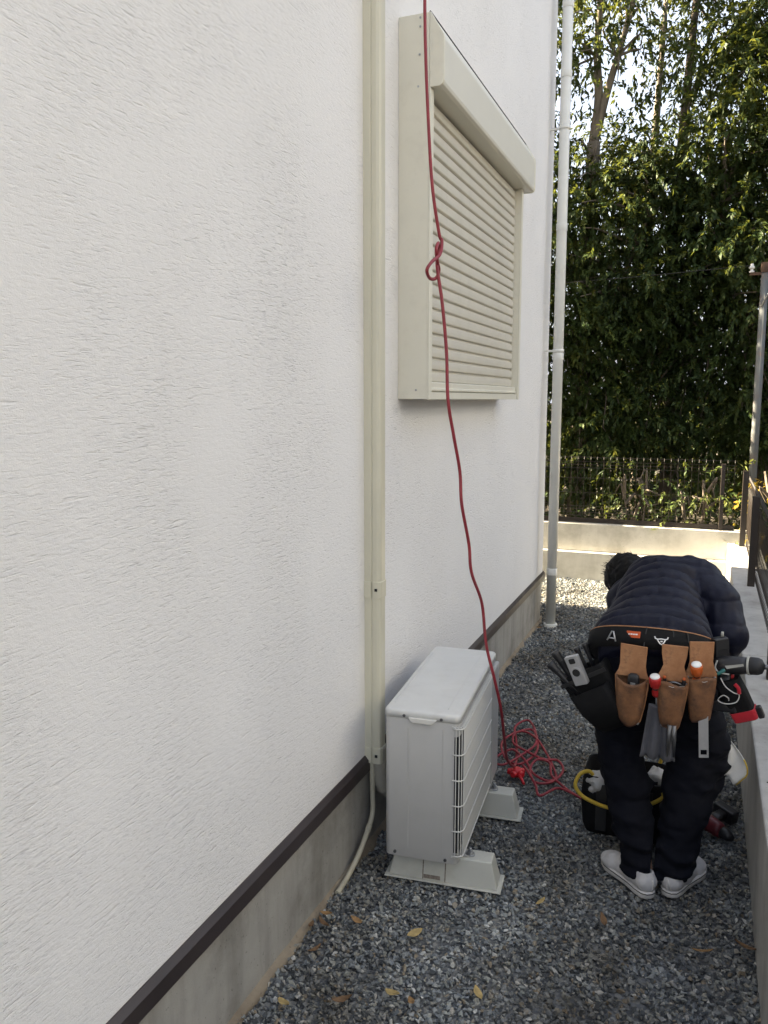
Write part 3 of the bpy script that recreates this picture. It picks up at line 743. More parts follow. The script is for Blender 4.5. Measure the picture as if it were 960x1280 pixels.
MB().tube(smooth_path([(0, 0, 0.0), (-1.4, 0.06, -0.05), (-3.0, 0.1, -0.06), (-6.0, 0.1, 0.1)], 8), 0.004, 5).build('cable', 'cable', wc)

# ------------------------------------------------------------------ fallen leaves
def leaf_mesh(name, mat, curl, w_):
    V = []; F = []
    n = 6
    for i in range(n + 1):
        t = i / n; wd = w_ * math.sin(math.pi * min(1, t * 0.96 + 0.03)) ** 0.8
        x = (t - 0.5) * 0.07; z = curl * (2 * t - 1) ** 2
        V += [(x, -wd, z + curl * 0.5), (x, 0, z), (x, wd, z + curl * 0.6)]
    for i in range(n):
        for j in range(2):
            a = i * 3 + j; F.append((a, a + 1, a + 4, a + 3))
    m = MB(); m.add(V, F, True)
    me = m.mesh(name); me.materials.append(M[mat]); return me
lm = [leaf_mesh('fallen_leaf', 'dead_leaf', 0.008, 0.014), leaf_mesh('fallen_leaf', 'dead_leaf_y', 0.005, 0.016), leaf_mesh('fallen_leaf', 'dead_leaf_b', 0.010, 0.012)]
LV = [((0.045, 2.225), 0, 'tan curled leaf on the gravel against the house base, uppermost of a cluster'),
      ((0.152, 2.229), 0, 'tan leaf on the gravel just right of the leaf cluster at the house base'),
      ((0.025, 2.150), 2, 'brown leaf on the gravel against the house base, lowest of a cluster'),
      ((0.060, 2.172), 2, 'brown curled leaf in the middle of the cluster at the house base'),
      ((0.107, 1.82), 1, 'yellow leaf on the gravel nearest the lower left corner'),
      ((0.257, 1.89), 2, 'small brown leaf on the gravel second from the lower left corner'),
      ((0.378, 1.967), 1, 'small yellow leaf on the gravel in the lower middle'),
      ((0.44, 1.955), 0, 'tan leaf on the gravel at the bottom edge of the picture'),
      ((0.604, 2.056), 1, 'pale yellow leaf on the gravel near the bottom centre'),
      ((0.349, 2.24), 1, 'yellow leaf on the gravel below the near base block'),
      ((0.69, 2.55), 1, 'pale leaf on the gravel between the base block and the shoes'),
      ((0.90, 2.52), 2, 'dark leaf on the gravel in front of the left shoe'),
      ((0.09, 2.05), 2, 'brown leaf lying alone on gravel below the cluster at the house base'),
      ((1.20, 2.48), 0, 'tan leaf on the gravel between the right shoe and the side wall'),
      ((1.32, 2.55), 2, 'brown leaf tucked against the foot of the side wall'),
      ((0.05, 5.86), 0, 'tan leaf lying beside the foot of the downpipe')]
for (x, y), k, lab in LV:
    o = bpy.data.objects.new('fallen_leaf', lm[k]); COL.objects.link(o)
    o.location = (x, y, 0.021); o.rotation_euler = (random.uniform(-0.35, 0.35), random.uniform(-0.3, 0.3), random.uniform(0, 6.28))
    sc = random.uniform(0.6, 0.95); o.scale = (sc, sc, sc)
    tag(o, lab, 'leaf', 'fallen leaves on the gravel')

# ------------------------------------------------------------------ trees beyond the fence
def leaves_from(pos, dirs, normals, L, W, tone, droop):
    """folded five-vertex leaves: pos base, dirs unit axis, normals unit"""
    side = np.cross(dirs, normals); side /= np.linalg.norm(side, axis=1)[:, None] + 1e-9
    L = L[:, None]; W = W[:, None]
    mid = pos + dirs * L * 0.5 - normals * L * 0.05
    tip = pos + dirs * L * 0.97 - normals * L * droop
    a = mid + side * W * 0.5 + normals * W * 0.16 - dirs * L * 0.06; b = mid - side * W * 0.5 + normals * W * 0.16 - dirs * L * 0.06
    V = np.stack([pos, a, mid, b, tip], 1).reshape(-1, 3)
    n = len(pos); k = np.arange(n)[:, None, None] * 5
    F = (np.array([[0, 2, 1], [0, 3, 2], [1, 2, 4], [2, 3, 4]])[None] + k).reshape(-1, 3)
    return V, F, np.repeat(tone, 5)
def unit(v): return v / (np.linalg.norm(v, axis=-1, keepdims=True) + 1e-9)

def make_tree(name, label, base, forks, clusters, n_sprig, leaf_mat, seed, leafL=0.078, leafW=0.031, per=14, bark='bark', tone_shift=0.0, cat='tree', group='trees beyond the end fence', sprigL=0.26):
    rs = np.random.RandomState(seed)
    root = tag(empty(name, base), label, cat, group)
    B = np.array(base)
    tr = MB(); ends = []
    for pts, r0, r1 in forks:
        q = smooth_path(pts, 6); n = len(q)
        tr.tube(q, [r0 + (r1 - r0) * i / (n - 1) for i in range(n)], 9)
        ends += [np.array(q[int(n * f)][:]) for f in (0.45, 0.6, 0.75, 0.9)] + [np.array(q[-1][:])]
    ends = np.array(ends)
    # sprigs: clumps gathered round many small branch ends inside each cluster ellipsoid
    cen = []; cw = []
    for c, r, wgt in clusters:
        k = max(6, int(wgt * 34))
        d = unit(rs.randn(k, 3)) * (rs.rand(k, 1) ** 0.45)
        cen.append(np.array(c) + d * np.array(r)); cw += [wgt] * k
    cen = np.concatenate(cen)
    limbs = MB()
    for p in cen:
        e = ends[np.argmin(np.linalg.norm(ends - p, axis=1) + 0.35 * np.maximum(0, ends[:, 2] - p[2]))]
        mid = (e + p) / 2 + rs.randn(3) * 0.08 + np.array([0, 0, 0.10])
        limbs.tube(smooth_path([e, mid, p], 3), [0.018, 0.016, 0.014, 0.011, 0.008, 0.006, 0.004], 5, False)
    tr.build('trunk', bark, root)
    tag(limbs.build('branches', bark, root), kind='stuff')
    pick = rs.randint(0, len(cen), n_sprig)
    sp = cen[pick] + rs.randn(n_sprig, 3) * np.array([0.22, 0.22, 0.15])
    out = unit(sp - cen[pick] + rs.randn(n_sprig, 3) * 0.1)
    ax = unit(out * 0.8 + np.array([0, -0.18, -0.35]) + rs.randn(n_sprig, 3) * 0.3)
    slen = sprigL * rs.uniform(0.6, 1.3, n_sprig)
    t = (np.arange(per) + 0.5) / per
    pos = sp[:, None] + ax[:, None] * (slen[:, None] * t[None])[..., None]
    pos[..., 2] -= (slen[:, None] * t[None] ** 2) * 0.25
    rdir = unit(rs.randn(n_sprig, per, 3))
    ld = unit(ax[:, None] * 0.75 + rdir * 0.8 + np.array([0, 0, -0.30]))
    nm = unit(np.cross(np.cross(ld, np.array([0, 0, 1.0]) + rs.randn(n_sprig, per, 3) * 0.35), ld))
    L = leafL * rs.uniform(0.65, 1.2, n_sprig * per); W = leafW * rs.uniform(0.75, 1.25, n_sprig * per)
    st = np.repeat(rs.rand(n_sprig), per)
    tone = np.clip(0.12 + 0.5 * st + 0.28 * rs.rand(n_sprig * per) + tone_shift, 0, 1)
    V, F, T = leaves_from(pos.reshape(-1, 3), ld.reshape(-1, 3), nm.reshape(-1, 3), L, W, tone, rs.uniform(0.05, 0.3, n_sprig * per)[:, None])
    tag(raw('crown', V, F, leaf_mat, root, T), kind='stuff')
    return root

# the pale forked tree at the left, leaf tone slightly yellower
make_tree('oak_tree', 'forked evergreen oak with pale trunks and slightly yellower leaves beside the downpipe', (-0.28, 9.7, 0),
          [([(0, 0, -0.05), (0.03, 0, 1.6), (0.05, 0.03, 3.3), (0.06, 0.1, 4.55)], 0.11, 0.075), ([(0.06, 0.1, 4.55), (0.10, 0.1, 5.0), (0.06, 0.15, 5.6), (0.10, 0.2, 6.6), (0.12, 0.3, 7.8)], 0.06, 0.02),
           ([(0.06, 0.1, 4.5), (0.18, 0.06, 5.0), (0.32, 0.05, 5.5), (0.46, 0.1, 6.1), (0.7, 0.1, 7.4)], 0.05, 0.018), ([(0.05, 0, 3.2), (-0.4, 0.1, 4.0), (-0.8, 0.1, 5.2)], 0.045, 0.012), ([(0.04, 0, 2.2), (0.4, -0.2, 2.9), (0.8, -0.3, 3.8)], 0.04, 0.01)],
          [((0.0, -0.1, 6.7), (1.0, 0.8, 0.9), 1.2), ((0.1, -0.2, 5.6), (1.0, 0.7, 0.55), 0.42), ((0.1, -0.3, 3.7), (0.85, 0.7, 0.8), 1.2), ((0.0, -0.35, 2.5), (0.85, 0.7, 0.8), 1.2), ((0.0, -0.3, 1.4), (0.8, 0.6, 0.55), 0.8), ((-0.8, 0.1, 4.4), (0.6, 0.7, 1.2), 0.8)],
          3300, 'leaf', 11, bark='bark_pale', tone_shift=0.04)
make_tree('oak_tree', 'dense dark evergreen oak filling the middle behind the end fence', (0.72, 10.0, 0),
          [([(0, 0, -0.05), (0.03, 0.05, 1.5), (-0.05, 0.1, 3.0), (0.0, 0.1, 4.8), (0.1, 0.1, 6.6)], 0.12, 0.03), ([(0.0, 0.05, 1.8), (0.4, -0.2, 2.6), (0.7, -0.3, 3.4)], 0.04, 0.01), ([(-0.03, 0.08, 2.6), (-0.4, -0.1, 3.4), (-0.7, -0.2, 4.2)], 0.04, 0.01)],
          [((0.0, -0.3, 1.7), (0.85, 0.7, 0.75), 1.2), ((0.0, -0.35, 2.8), (0.95, 0.75, 0.8), 1.5), ((0.0, -0.25, 3.9), (0.9, 0.7, 0.7), 1.3), ((0.1, 0.0, 5.3), (0.8, 0.7, 0.55), 0.22), ((0.3, 0.1, 6.6), (0.9, 0.7, 0.7), 0.5)],
          3200, 'leaf_b', 12)
make_tree('oak_tree', 'tall evergreen oak overhanging the pole at the right', (1.75, 9.8, 0),
          [([(0, 0, -0.05), (-0.04, 0.05, 1.6), (0.0, 0.1, 3.2), (-0.1, 0.1, 5.2), (-0.1, 0.1, 7.2)], 0.13, 0.03), ([(-0.02, 0.05, 2.0), (-0.4, -0.2, 2.8), (-0.6, -0.3, 3.7)], 0.045, 0.01), ([(0, 0.1, 3.0), (0.5, 0.0, 3.8), (0.8, 0, 4.8)], 0.045, 0.01)],
          [((0.0, -0.3, 1.8), (0.75, 0.6, 0.7), 1.0), ((-0.1, -0.3, 3.0), (0.9, 0.7, 0.8), 1.4), ((-0.1, -0.25, 4.2), (0.95, 0.75, 0.8), 1.5), ((0.0, -0.1, 5.3), (0.95, 0.75, 0.7), 1.2), ((0.1, 0.0, 6.4), (1.0, 0.8, 0.8), 1.2)],
          3700, 'leaf', 13)
make_tree('oak_tree', 'evergreen tree standing behind the middle one, showing only through gaps', (0.25, 12.0, 0),
          [([(0, 0, -0.05), (0.05, 0, 2), (0.0, 0, 4), (0.1, 0, 7)], 0.13, 0.03)],
          [((0.0, 0, 1.5), (1.6, 0.6, 1.2), 1.3), ((0.0, 0, 3.3), (1.5, 0.6, 1.0), 1.1), ((0.0, 0, 5.0), (1.4, 0.6, 0.9), 0.18), ((0.2, 0, 7.0), (1.5, 0.7, 1.0), 0.35)],
          1000, 'leaf_b', 14, 0.10, 0.032)
make_tree('oak_tree', 'evergreen tree far behind the right oak, showing only through gaps', (2.4, 12.3, 0),
          [([(0, 0, -0.05), (0.05, 0, 2), (0.0, 0, 4), (0.1, 0, 7)], 0.13, 0.03)],
          [((-0.2, 0, 1.5), (1.6, 0.6, 1.2), 1.3), ((-0.2, 0, 3.4), (1.5, 0.6, 1.1), 1.2), ((-0.2, 0, 5.4), (1.5, 0.7, 1.1), 0.9), ((0, 0, 7.2), (1.4, 0.7, 1.0), 0.8)],
          1700, 'leaf_b', 15, 0.10, 0.032)
for k_, (bx_, by_, lab_) in enumerate(((-2.35, 10.05, 'unseen bushy evergreen tree added just behind the house corner to shade the oaks'), (-4.9, 10.5, 'unseen bushy evergreen tree added farthest left behind the house to shade the oaks'))):  # unseen trees added to keep the sun off the lower crowns
    make_tree('oak_tree', lab_, (bx_, by_, 0),
              [([(0, 0, -0.05), (0.05, 0, 2), (0.0, 0, 4), (0.1, 0, 5)], 0.13, 0.03)],
              [((0, 0, 1.4), (1.15, 1.1, 1.2), 1.3), ((0, 0, 3.2), (1.15, 1.15, 1.2), 1.5), ((0, 0, 4.9), (1.15, 1.15, 1.1), 1.4), ((0, 0, 6.2), (0.95, 1.0, 0.7), 1.0)],
              2100, 'leaf_b', 16 + 40 * k_, 0.13, 0.055, 12)
make_tree('oak_tree', 'evergreen tree beyond the right hand fence outside the passage', (3.9, 9.6, 0),
          [([(0, 0, -0.05), (0.05, 0, 2), (0.0, 0, 4), (0.1, 0, 6)], 0.13, 0.03)],
          [((0, 0, 1.8), (1.1, 0.9, 1.2), 1.0), ((0, 0, 3.8), (1.2, 1.0, 1.2), 1.2), ((0, 0, 5.6), (1.1, 1.0, 1.0), 1.0)],
          900, 'leaf', 17, 0.12, 0.04)
make_tree('shade_hedge', 'unseen tall hedge tree added behind the fence past the house corner to block sun', (-2.4, 9.0, 0), [([(0, 0, -0.05), (0.03, 0, 2), (0.0, 0, 4.6)], 0.09, 0.02)],  # unseen, added to stop low sun reaching behind the fence
          [((0, 0, 0.9), (0.95, 0.55, 0.9), 1.4), ((0, 0, 2.4), (0.9, 0.5, 1.0), 1.2), ((0, 0, 4.0), (0.8, 0.45, 1.0), 1.1)], 1500, 'leaf_b', 18, 0.12, 0.055, 12)
# low shrubs just behind the mesh
def shrub(label, base, h, r, n, mat, seed, shift=0):
    make_tree('shrub', label, base, [([(0, 0, -0.05), (0.02, 0, h * 0.4), (0.05, 0.02, h * 0.75)], 0.018, 0.006), ([(0, 0, 0.05), (-0.1, 0, h * 0.4), (-0.16, 0.02, h * 0.7)], 0.014, 0.005)],
              [((0, 0, h * 0.6), (r, r * 0.7, h * 0.35), 0.4)], n, mat, seed, 0.06, 0.026, 9, 'bark', shift, 'shrub', 'shrubs behind the end fence', 0.16)
shrub('pale yellow green shrub behind the middle of the mesh fence', (0.55, 8.45, 0), 1.0, 0.34, 60, 'leaf', 21, 0.0)
shrub('glossy leaved shrub behind the right end of the mesh fence', (1.10, 8.35, 0), 1.05, 0.22, 60, 'shrub', 22, 0.2)
shrub('sunlit orange brown shrub outside the right hand fence', (1.86, 8.0, 0), 1.15, 0.22, 90, 'leaf_y', 23, 0.35)

# dense wood farther back, read as one dark mass; unseen left end added for shade
rs_w = np.random.RandomState(99); nw = 16000
pw = np.stack([rs_w.uniform(-12, 9, nw), rs_w.uniform(13.6, 15.6, nw), 2.3 * rs_w.rand(nw) ** 0.85], 1)
pw[:, 2] *= 0.75 + 0.35 * vnoise(pw * np.array([1, 1, 0]), 0.8, 77)
dw = unit(rs_w.randn(nw, 3) + np.array([0, -0.2, -0.4])); nmw = unit(np.cross(np.cross(dw, np.array([0, 0, 1.0]) + rs_w.randn(nw, 3) * 0.4), dw))
Vw, Fw, Tw = leaves_from(pw, dw, nmw, 0.26 * rs_w.uniform(0.6, 1.2, nw), 0.12 * rs_w.uniform(0.7, 1.2, nw), rs_w.rand(nw), rs_w.uniform(0.05, 0.3, nw)[:, None])
tag(raw('woodland', Vw, Fw, 'leaf_b', None, Tw), 'dark mass of woodland far behind the fence trees', 'woodland', kind='stuff')

rs_u = np.random.RandomState(98); nu = 7000
pu = np.stack([rs_u.uniform(-3.5, 4.5, nu), rs_u.uniform(8.3, 13.4, nu), 0.75 * rs_u.rand(nu)], 1)
pu[:, 2] *= 0.5 + 0.25 * (pu[:, 1] - 8.3) + 0.5 * vnoise(pu * np.array([1, 1, 0]), 1.6, 78)
du = unit(rs_u.randn(nu, 3) + np.array([0, -0.2, 0.3])); nmu = unit(np.cross(np.cross(du, np.array([0, 0, 1.0]) + rs_u.randn(nu, 3) * 0.4), du))
Vu, Fu, Tu = leaves_from(pu, du, nmu, 0.15 * rs_u.uniform(0.6, 1.2, nu), 0.06 * rs_u.uniform(0.7, 1.2, nu), rs_u.rand(nu), rs_u.uniform(0.05, 0.3, nu)[:, None])
tag(raw('undergrowth', Vu, Fu, 'leaf_b', None, Tu), 'low dark undergrowth on the ground behind the mesh fence', 'undergrowth', kind='stuff')

# ================================================================== THE PERSON
PX = Vector((1.03, 2.85, 0))
person = tag(empty('person', PX), 'person in navy down jacket and black trousers bending over with back turned', 'person')
def pmesh(name, prims, h, mat, parent, post=None, smooth=True, off=PX):
    V, F = sdf_mesh(prims, h, post)
    return raw(name, V - np.array(off[:]), F, mat, parent, None, smooth)

W0 = np.array((1.0, 2.88, 0.86), np.float32); AX = unit(np.array((-0.02, 0.36, 0.125), np.float32))
torso = [cone((0.912, 2.87, 0.850), (0.95, 3.18, 0.930), 0.120, 0.098, 0.05), cone((1.075, 2.87, 0.865), (1.025, 3.20, 0.985), 0.112, 0.098, 0.05),
         cone((1.0, 2.865, 0.86), (0.98, 3.25, 0.975), 0.120, 0.122, 0.05), cone((0.895, 3.31, 0.905), (1.10, 3.26, 1.012), 0.085, 0.093, 0.05),
         cone((0.955, 3.31, 1.0), (0.925, 3.37, 0.99), 0.078, 0.070, 0.03)]
arm_r = [cone((1.130, 3.255, 1.010), (1.205, 3.14, 0.960), 0.088, 0.072, 0.012), cone((1.205, 3.14, 0.960), (1.232, 3.06, 0.865), 0.072, 0.064, 0.02),
         cone((1.232, 3.06, 0.865), (1.19, 3.28, 0.67), 0.066, 0.048, 0.03)]
arm_l = [cone((0.875, 3.31, 0.90), (0.85, 3.34, 0.72), 0.084, 0.066, 0.03), cone((0.85, 3.34, 0.72), (0.92, 3.44, 0.54), 0.064, 0.047, 0.03)]
HN = unit(np.array((0, 0.80, 0.60), np.float32)); HP = np.array((1.0, 2.79, 0.81), np.float32)
def jacket_post(v, P):
    dt = sdf_eval(torso, P); da = np.minimum(sdf_eval(arm_r, P), sdf_eval(arm_l, P))
    wt = np.clip(0.5 + (da - dt) / 0.05, 0, 1)
    wob = 0.010 * vnoise(P, 9, 3) + 0.004 * vnoise(P, 30, 4)
    t = (P - W0) @ AX + wob + 0.05 * (P[:, 0] - 1.0) ** 2 * 4
    q = np.sqrt(np.abs(np.sin(np.pi * t / 0.062)) + 0.01) - 0.6
    ta = P[:, 2] * 0.9 + P[:, 1] * 0.15 + wob * 1.4
    qa = np.sqrt(np.abs(np.sin(np.pi * ta / 0.075)) + 0.01) - 0.6
    pucker = 0.0032 * vnoise(P * np.array([2.2, 0.8, 0.8], np.float32), 26, 8) + 0.005 * vnoise(P, 13, 9)
    d = v - (0.016 * q * wt + 0.008 * qa * (1 - wt)) - pucker
    hem = -((P - HP) @ HN)
    d = np.maximum(d, np.where(wt > 0.3, hem, -1))
    # cuffs
    d = np.maximum(d, -((P - np.array((1.192, 3.27, 0.68), np.float32)) @ unit(np.array((0.15, -0.72, 0.68), np.float32))) - 0.002 + np.where(P[:, 0] > 1.1, 0, -9))
    return d
jk = pmesh('jacket', torso + arm_r + arm_l, 0.0055, 'jacket', person, jacket_post)
leg_l = [cone((0.925, 2.90, 0.79), (0.885, 2.965, 0.47), 0.122, 0.090, 0.04), cone((0.885, 2.965, 0.47), (0.990, 2.80, 0.09), 0.086, 0.063, 0.03)]
leg_r = [cone((1.09, 2.90, 0.79), (1.150, 2.975, 0.47), 0.120, 0.106, 0.04), cone((1.150, 2.975, 0.47), (1.100, 2.825, 0.09), 0.102, 0.062, 0.03)]
pelv = [cone((0.94, 2.885, 0.80), (1.075, 2.885, 0.81), 0.118, 0.118, 0.05), cone((1.0, 2.90, 0.82), (1.0, 2.98, 0.90), 0.125, 0.105, 0.05), ball((1.215, 3.0, 0.40), (0.05, 0.07, 0.075), 0.03)]
def trouser_post(v, P):
    low = np.clip((0.42 - P[:, 2]) / 0.3, 0, 1)
    n1 = vnoise(P * np.array([0.7, 0.7, 1.7], np.float32), 14, 31); n2 = vnoise(P * np.array([1, 1, 2.2], np.float32), 26, 32)
    # pull folds under the seat and stacked folds over the hems
    stack = np.sin(P[:, 2] * 120 + 4 * vnoise(P, 8, 33)) * np.clip((0.24 - P[:, 2]) / 0.12, 0, 1)
    d = v - 0.013 * n1 - 0.007 * n2 - 0.005 * stack - 0.004 * low
    gap = np.abs((P[:, 0] - 1.03 - 0.03 * np.clip(P[:, 2] - 0.1, 0, 1))) 
    d = np.where(P[:, 2] < 0.66, np.maximum(d, 0.005 - gap), d)
    return np.maximum(d, 0.058 + 0.012 * (P[:, 1] - 2.8) * 4 - P[:, 2])
tr = pmesh('trousers', pelv + leg_l + leg_r, 0.006, 'trousers', person, trouser_post)

# head, face, hands: the body itself, one surface
HC = np.array((0.864, 3.42, 0.956), np.float32)
hu = unit(np.array((-0.40, 0.88, 0.10), np.float32)); hf = np.array((0.12, 0.25, -1.0), np.float32); hf = unit(hf - hu * (hf @ hu)); hs = np.cross(hu, hf)
HA = np.stack([hu, hf, hs], 1)
def hp(u, f_, s): return tuple((HC + hu * u + hf * f_ + hs * s).tolist())
body = [ball(HC, (0.112, 0.094, 0.076), 0.02, HA), ball(hp(-0.075, 0.04, 0), (0.05, 0.055, 0.05), 0.03, HA), cone(hp(0.005, 0.09, 0), hp(-0.03, 0.108, 0), 0.010, 0.014, 0.012),
        ball(hp(-0.062, 0.093, 0), (0.008, 0.010, 0.024), 0.010, HA), ball(hp(0.025, 0.086, 0.030), (0.010, 0.010, 0.022), 0.012, HA), ball(hp(0.025, 0.086, -0.030), (0.010, 0.010, 0.022), 0.012, HA),
        ball(hp(-0.005, -0.005, 0.078), (0.030, 0.018, 0.010), 0.008, HA), ball(hp(-0.005, -0.005, -0.078), (0.030, 0.018, 0.010), 0.008, HA),
        cone((0.955, 3.30, 0.985), hp(-0.05, -0.02, 0), 0.060, 0.056, 0.03),
        cone((1.0, 2.90, 0.84), (0.98, 3.24, 0.97), 0.095, 0.095, 0.05), cone((0.91, 3.30, 0.91), (1.09, 3.26, 1.005), 0.055, 0.062, 0.05),
        cone((1.11, 3.25, 1.0), (1.21, 3.08, 0.87), 0.050, 0.042, 0.03), cone((1.21, 3.08, 0.87), (1.185, 3.315, 0.635), 0.038, 0.027, 0.02),
        cone((0.885, 3.31, 0.90), (0.853, 3.34, 0.73), 0.050, 0.042, 0.03), cone((0.853, 3.34, 0.73), (0.935, 3.465, 0.505), 0.038, 0.027, 0.02),
        cone((0.935, 2.90, 0.80), (0.888, 2.96, 0.47), 0.085, 0.060, 0.04), cone((0.888, 2.955, 0.47), (0.995, 2.79, 0.08), 0.055, 0.036, 0.03), cone((0.995, 2.775, 0.055), (0.93, 2.845, 0.045), 0.026, 0.022, 0.02),
        cone((1.08, 2.90, 0.80), (1.13, 2.965, 0.47), 0.085, 0.062, 0.04), cone((1.13, 2.96, 0.47), (1.105, 2.81, 0.08), 0.055, 0.036, 0.03), cone((1.11, 2.80, 0.055), (1.145, 2.89, 0.045), 0.026, 0.022, 0.02)]
def hand(wr, fwd, acr, nrm, sg):
    wr, fwd, acr, nrm = [np.array(q, np.float32) for q in (wr, fwd, acr, nrm)]
    fwd = unit(fwd); acr = unit(acr - fwd * (acr @ fwd)); nrm = np.cross(fwd, acr) * sg
    out = [cone(wr, wr + fwd * 0.03, 0.025, 0.024, 0.015)]
    for j, (o, l) in enumerate(((-0.030, 0.068), (-0.010, 0.078), (0.010, 0.074), (0.029, 0.058))):
        k0 = wr + fwd * 0.085 + acr * o
        out.append(cone(wr + fwd * 0.02 + acr * o * 0.6, k0, 0.014, 0.0115, 0.012))
        k1 = k0 + (fwd * 0.8 + nrm * 0.6) * l * 0.45; k2 = k1 + (fwd * 0.2 + nrm * 1.0) * l * 0.32; k3 = k2 + (-fwd * 0.35 + nrm * 0.9) * l * 0.25
        out += [cone(k0, k1, 0.0102, 0.0092, 0.003), cone(k1, k2, 0.0092, 0.0085, 0.003), cone(k2, k3, 0.0085, 0.0072, 0.003)]
    b0 = wr + fwd * 0.03 - acr * 0.02; b1 = b0 + fwd * 0.035 - acr * 0.030 + nrm * 0.018; b2 = b1 + fwd * 0.030 - acr * 0.004 + nrm * 0.016
    out += [cone(b0, b1, 0.014, 0.0115, 0.008), cone(b1, b2, 0.0112, 0.0088, 0.004)]
    return out
body += hand((1.185, 3.315, 0.635), (-0.12, 0.45, -0.85), (1, 0, 0), (0, 0, 0), -1) + hand((0.935, 3.465, 0.505), (0.25, 0.3, -0.9), (-1, 0.1, 0), (0, 0, 0), 1)
pmesh('body', body, 0.0045, 'skin', person)
# hair
def hair_post(v, P):
    q = (P - HC) @ HA
    st = 0.004 * vnoise(P * np.array([1, 1, 1], np.float32), 60, 41) + 0.006 * vnoise(q * np.array([0.5, 1.5, 2.2], np.float32), 32, 42)
    return np.maximum(v - st, q[:, 1] - 0.035 - 0.25 * np.clip(q[:, 0], -0.03, 0.2) - 0.008 * vnoise(P, 45, 43))
hr = pmesh('hair', [ball(hp(0.014, -0.012, 0), (0.118, 0.100, 0.090), 0.02, HA), ball(hp(-0.06, -0.045, 0), (0.06, 0.055, 0.066), 0.03, HA)], 0.0045, 'hair', person, hair_post)
hw = MB(); rs_ = random.Random(4)
for i in range(230):
    th = rs_.uniform(-1.5, 1.5); uu = rs_.uniform(-0.07, 0.11)
    k = math.sqrt(max(0.05, 1 - (uu / 0.125) ** 2))
    p0 = Vector(hp(uu, -0.100 * k * math.cos(th), 0.088 * k * math.sin(th)))
    d = (p0 - Vector(HC.tolist())).normalized() * rs_.uniform(0.003, 0.016) + Vector(hu.tolist()) * rs_.uniform(0.005, 0.03) + Vector((rs_.uniform(-.01, .01), rs_.uniform(-.01, .01), rs_.uniform(-.008, .012)))
    hw.tube([p0 - PX - d * 0.5, p0 + d * 0.6 - PX, p0 + d * 1.2 + Vector((0, 0, -0.006)) - PX], [0.0014, 0.0011, 0.0004], 3, False)
tag(hw.build('hair_wisps', 'hair', hr), kind='stuff')

def make_shoe(loc, ang):
    sh_pr = [cone((0.038, 0, 0.046), (0.10, 0, 0.050), 0.036, 0.036, 0.02), cone((0.10, 0, 0.048), (0.185, 0.004, 0.030), 0.036, 0.034, 0.02), ball((0.205, 0.004, 0.028), (0.050, 0.042, 0.030), 0.02), cone((0.034, 0, 0.05), (0.040, 0, 0.070), 0.033, 0.030, 0.01)]
    def post(v, P):
        d = v - 0.0022 * vnoise(P, 40, 51) - 0.0012 * vnoise(P * np.array([2.5, 1, 1], np.float32), 45, 52)
        d = np.maximum(d, -(v + 0.007) + np.where(P[:, 2] > 0.070, 0, -9))
        return np.maximum(np.maximum(d, 0.016 - P[:, 2]), P[:, 2] - 0.078 - 0.18 * np.abs(P[:, 0] - 0.06))
    V, F = sdf_mesh(sh_pr, 0.0036, post)
    sh = raw('shoe', V, F, 'canvas', person, None, True)
    sh.location = Vector(loc) - PX; sh.rotation_euler = (0, 0, ang)
    def outline(g):
        pts = []
        ctrl = [(0.0, 0.0), (0.004, 0.018), (0.018, 0.031), (0.05, 0.0355), (0.09, 0.034), (0.13, 0.037), (0.17, 0.043), (0.205, 0.044), (0.235, 0.034), (0.252, 0.018), (0.257, 0.002)]
        up_ = [(x, y) for x, y in ctrl]; dn = [(x, -y + 0.003) for x, y in reversed(ctrl[1:-1])]
        c0 = (0.125, 0)
        for x, y in up_ + dn:
            v = Vector((x - c0[0], y)); L_ = v.length; v = v * ((L_ + g) / L_); pts.append((c0[0] + v.x, v.y))
        return pts
    sl = MB(); sl.loft([[(x, y, z) for x, y in outline(g)] for z, g in ((0.0, -0.003), (0.003, 0.0), (0.021, 0.001), (0.024, -0.002))], True)
    sl = sl.build('sole', 'rubber_w', sh)
    MB().loft([[(x, y, z) for x, y in outline(0.0018)] for z in (0.0165, 0.0195)], True).build('stripe', 'rubber_b', sl)
    MB().tube([(0.006, -0.012, 0.03), (0.002, -0.006, 0.05), (0.003, 0, 0.066)], 0.004, 6).build('heel_tab', 'rubber_w', sh)
    MB().tube(smooth_path([(0.0015, 0, 0.026), (-0.0005, 0, 0.045), (0.004, 0, 0.068)], 4), 0.0022, 6).build('heel_seam', 'rubber_w', sh)
    for i in range(4):
        x = 0.105 + i * 0.018; z = 0.0835 - i * 0.0095
        MB().tube(smooth_path([(x, -0.020, z - 0.006), (x + 0.004, 0, z + 0.002), (x, 0.020, z - 0.006)], 4), 0.0022, 5).build('lace', 'canvas', sh)
make_shoe((1.036, 2.722, 0.008), math.atan2(0.73, -0.68))
make_shoe((1.082, 2.752, 0.008), math.atan2(0.90, 0.42))

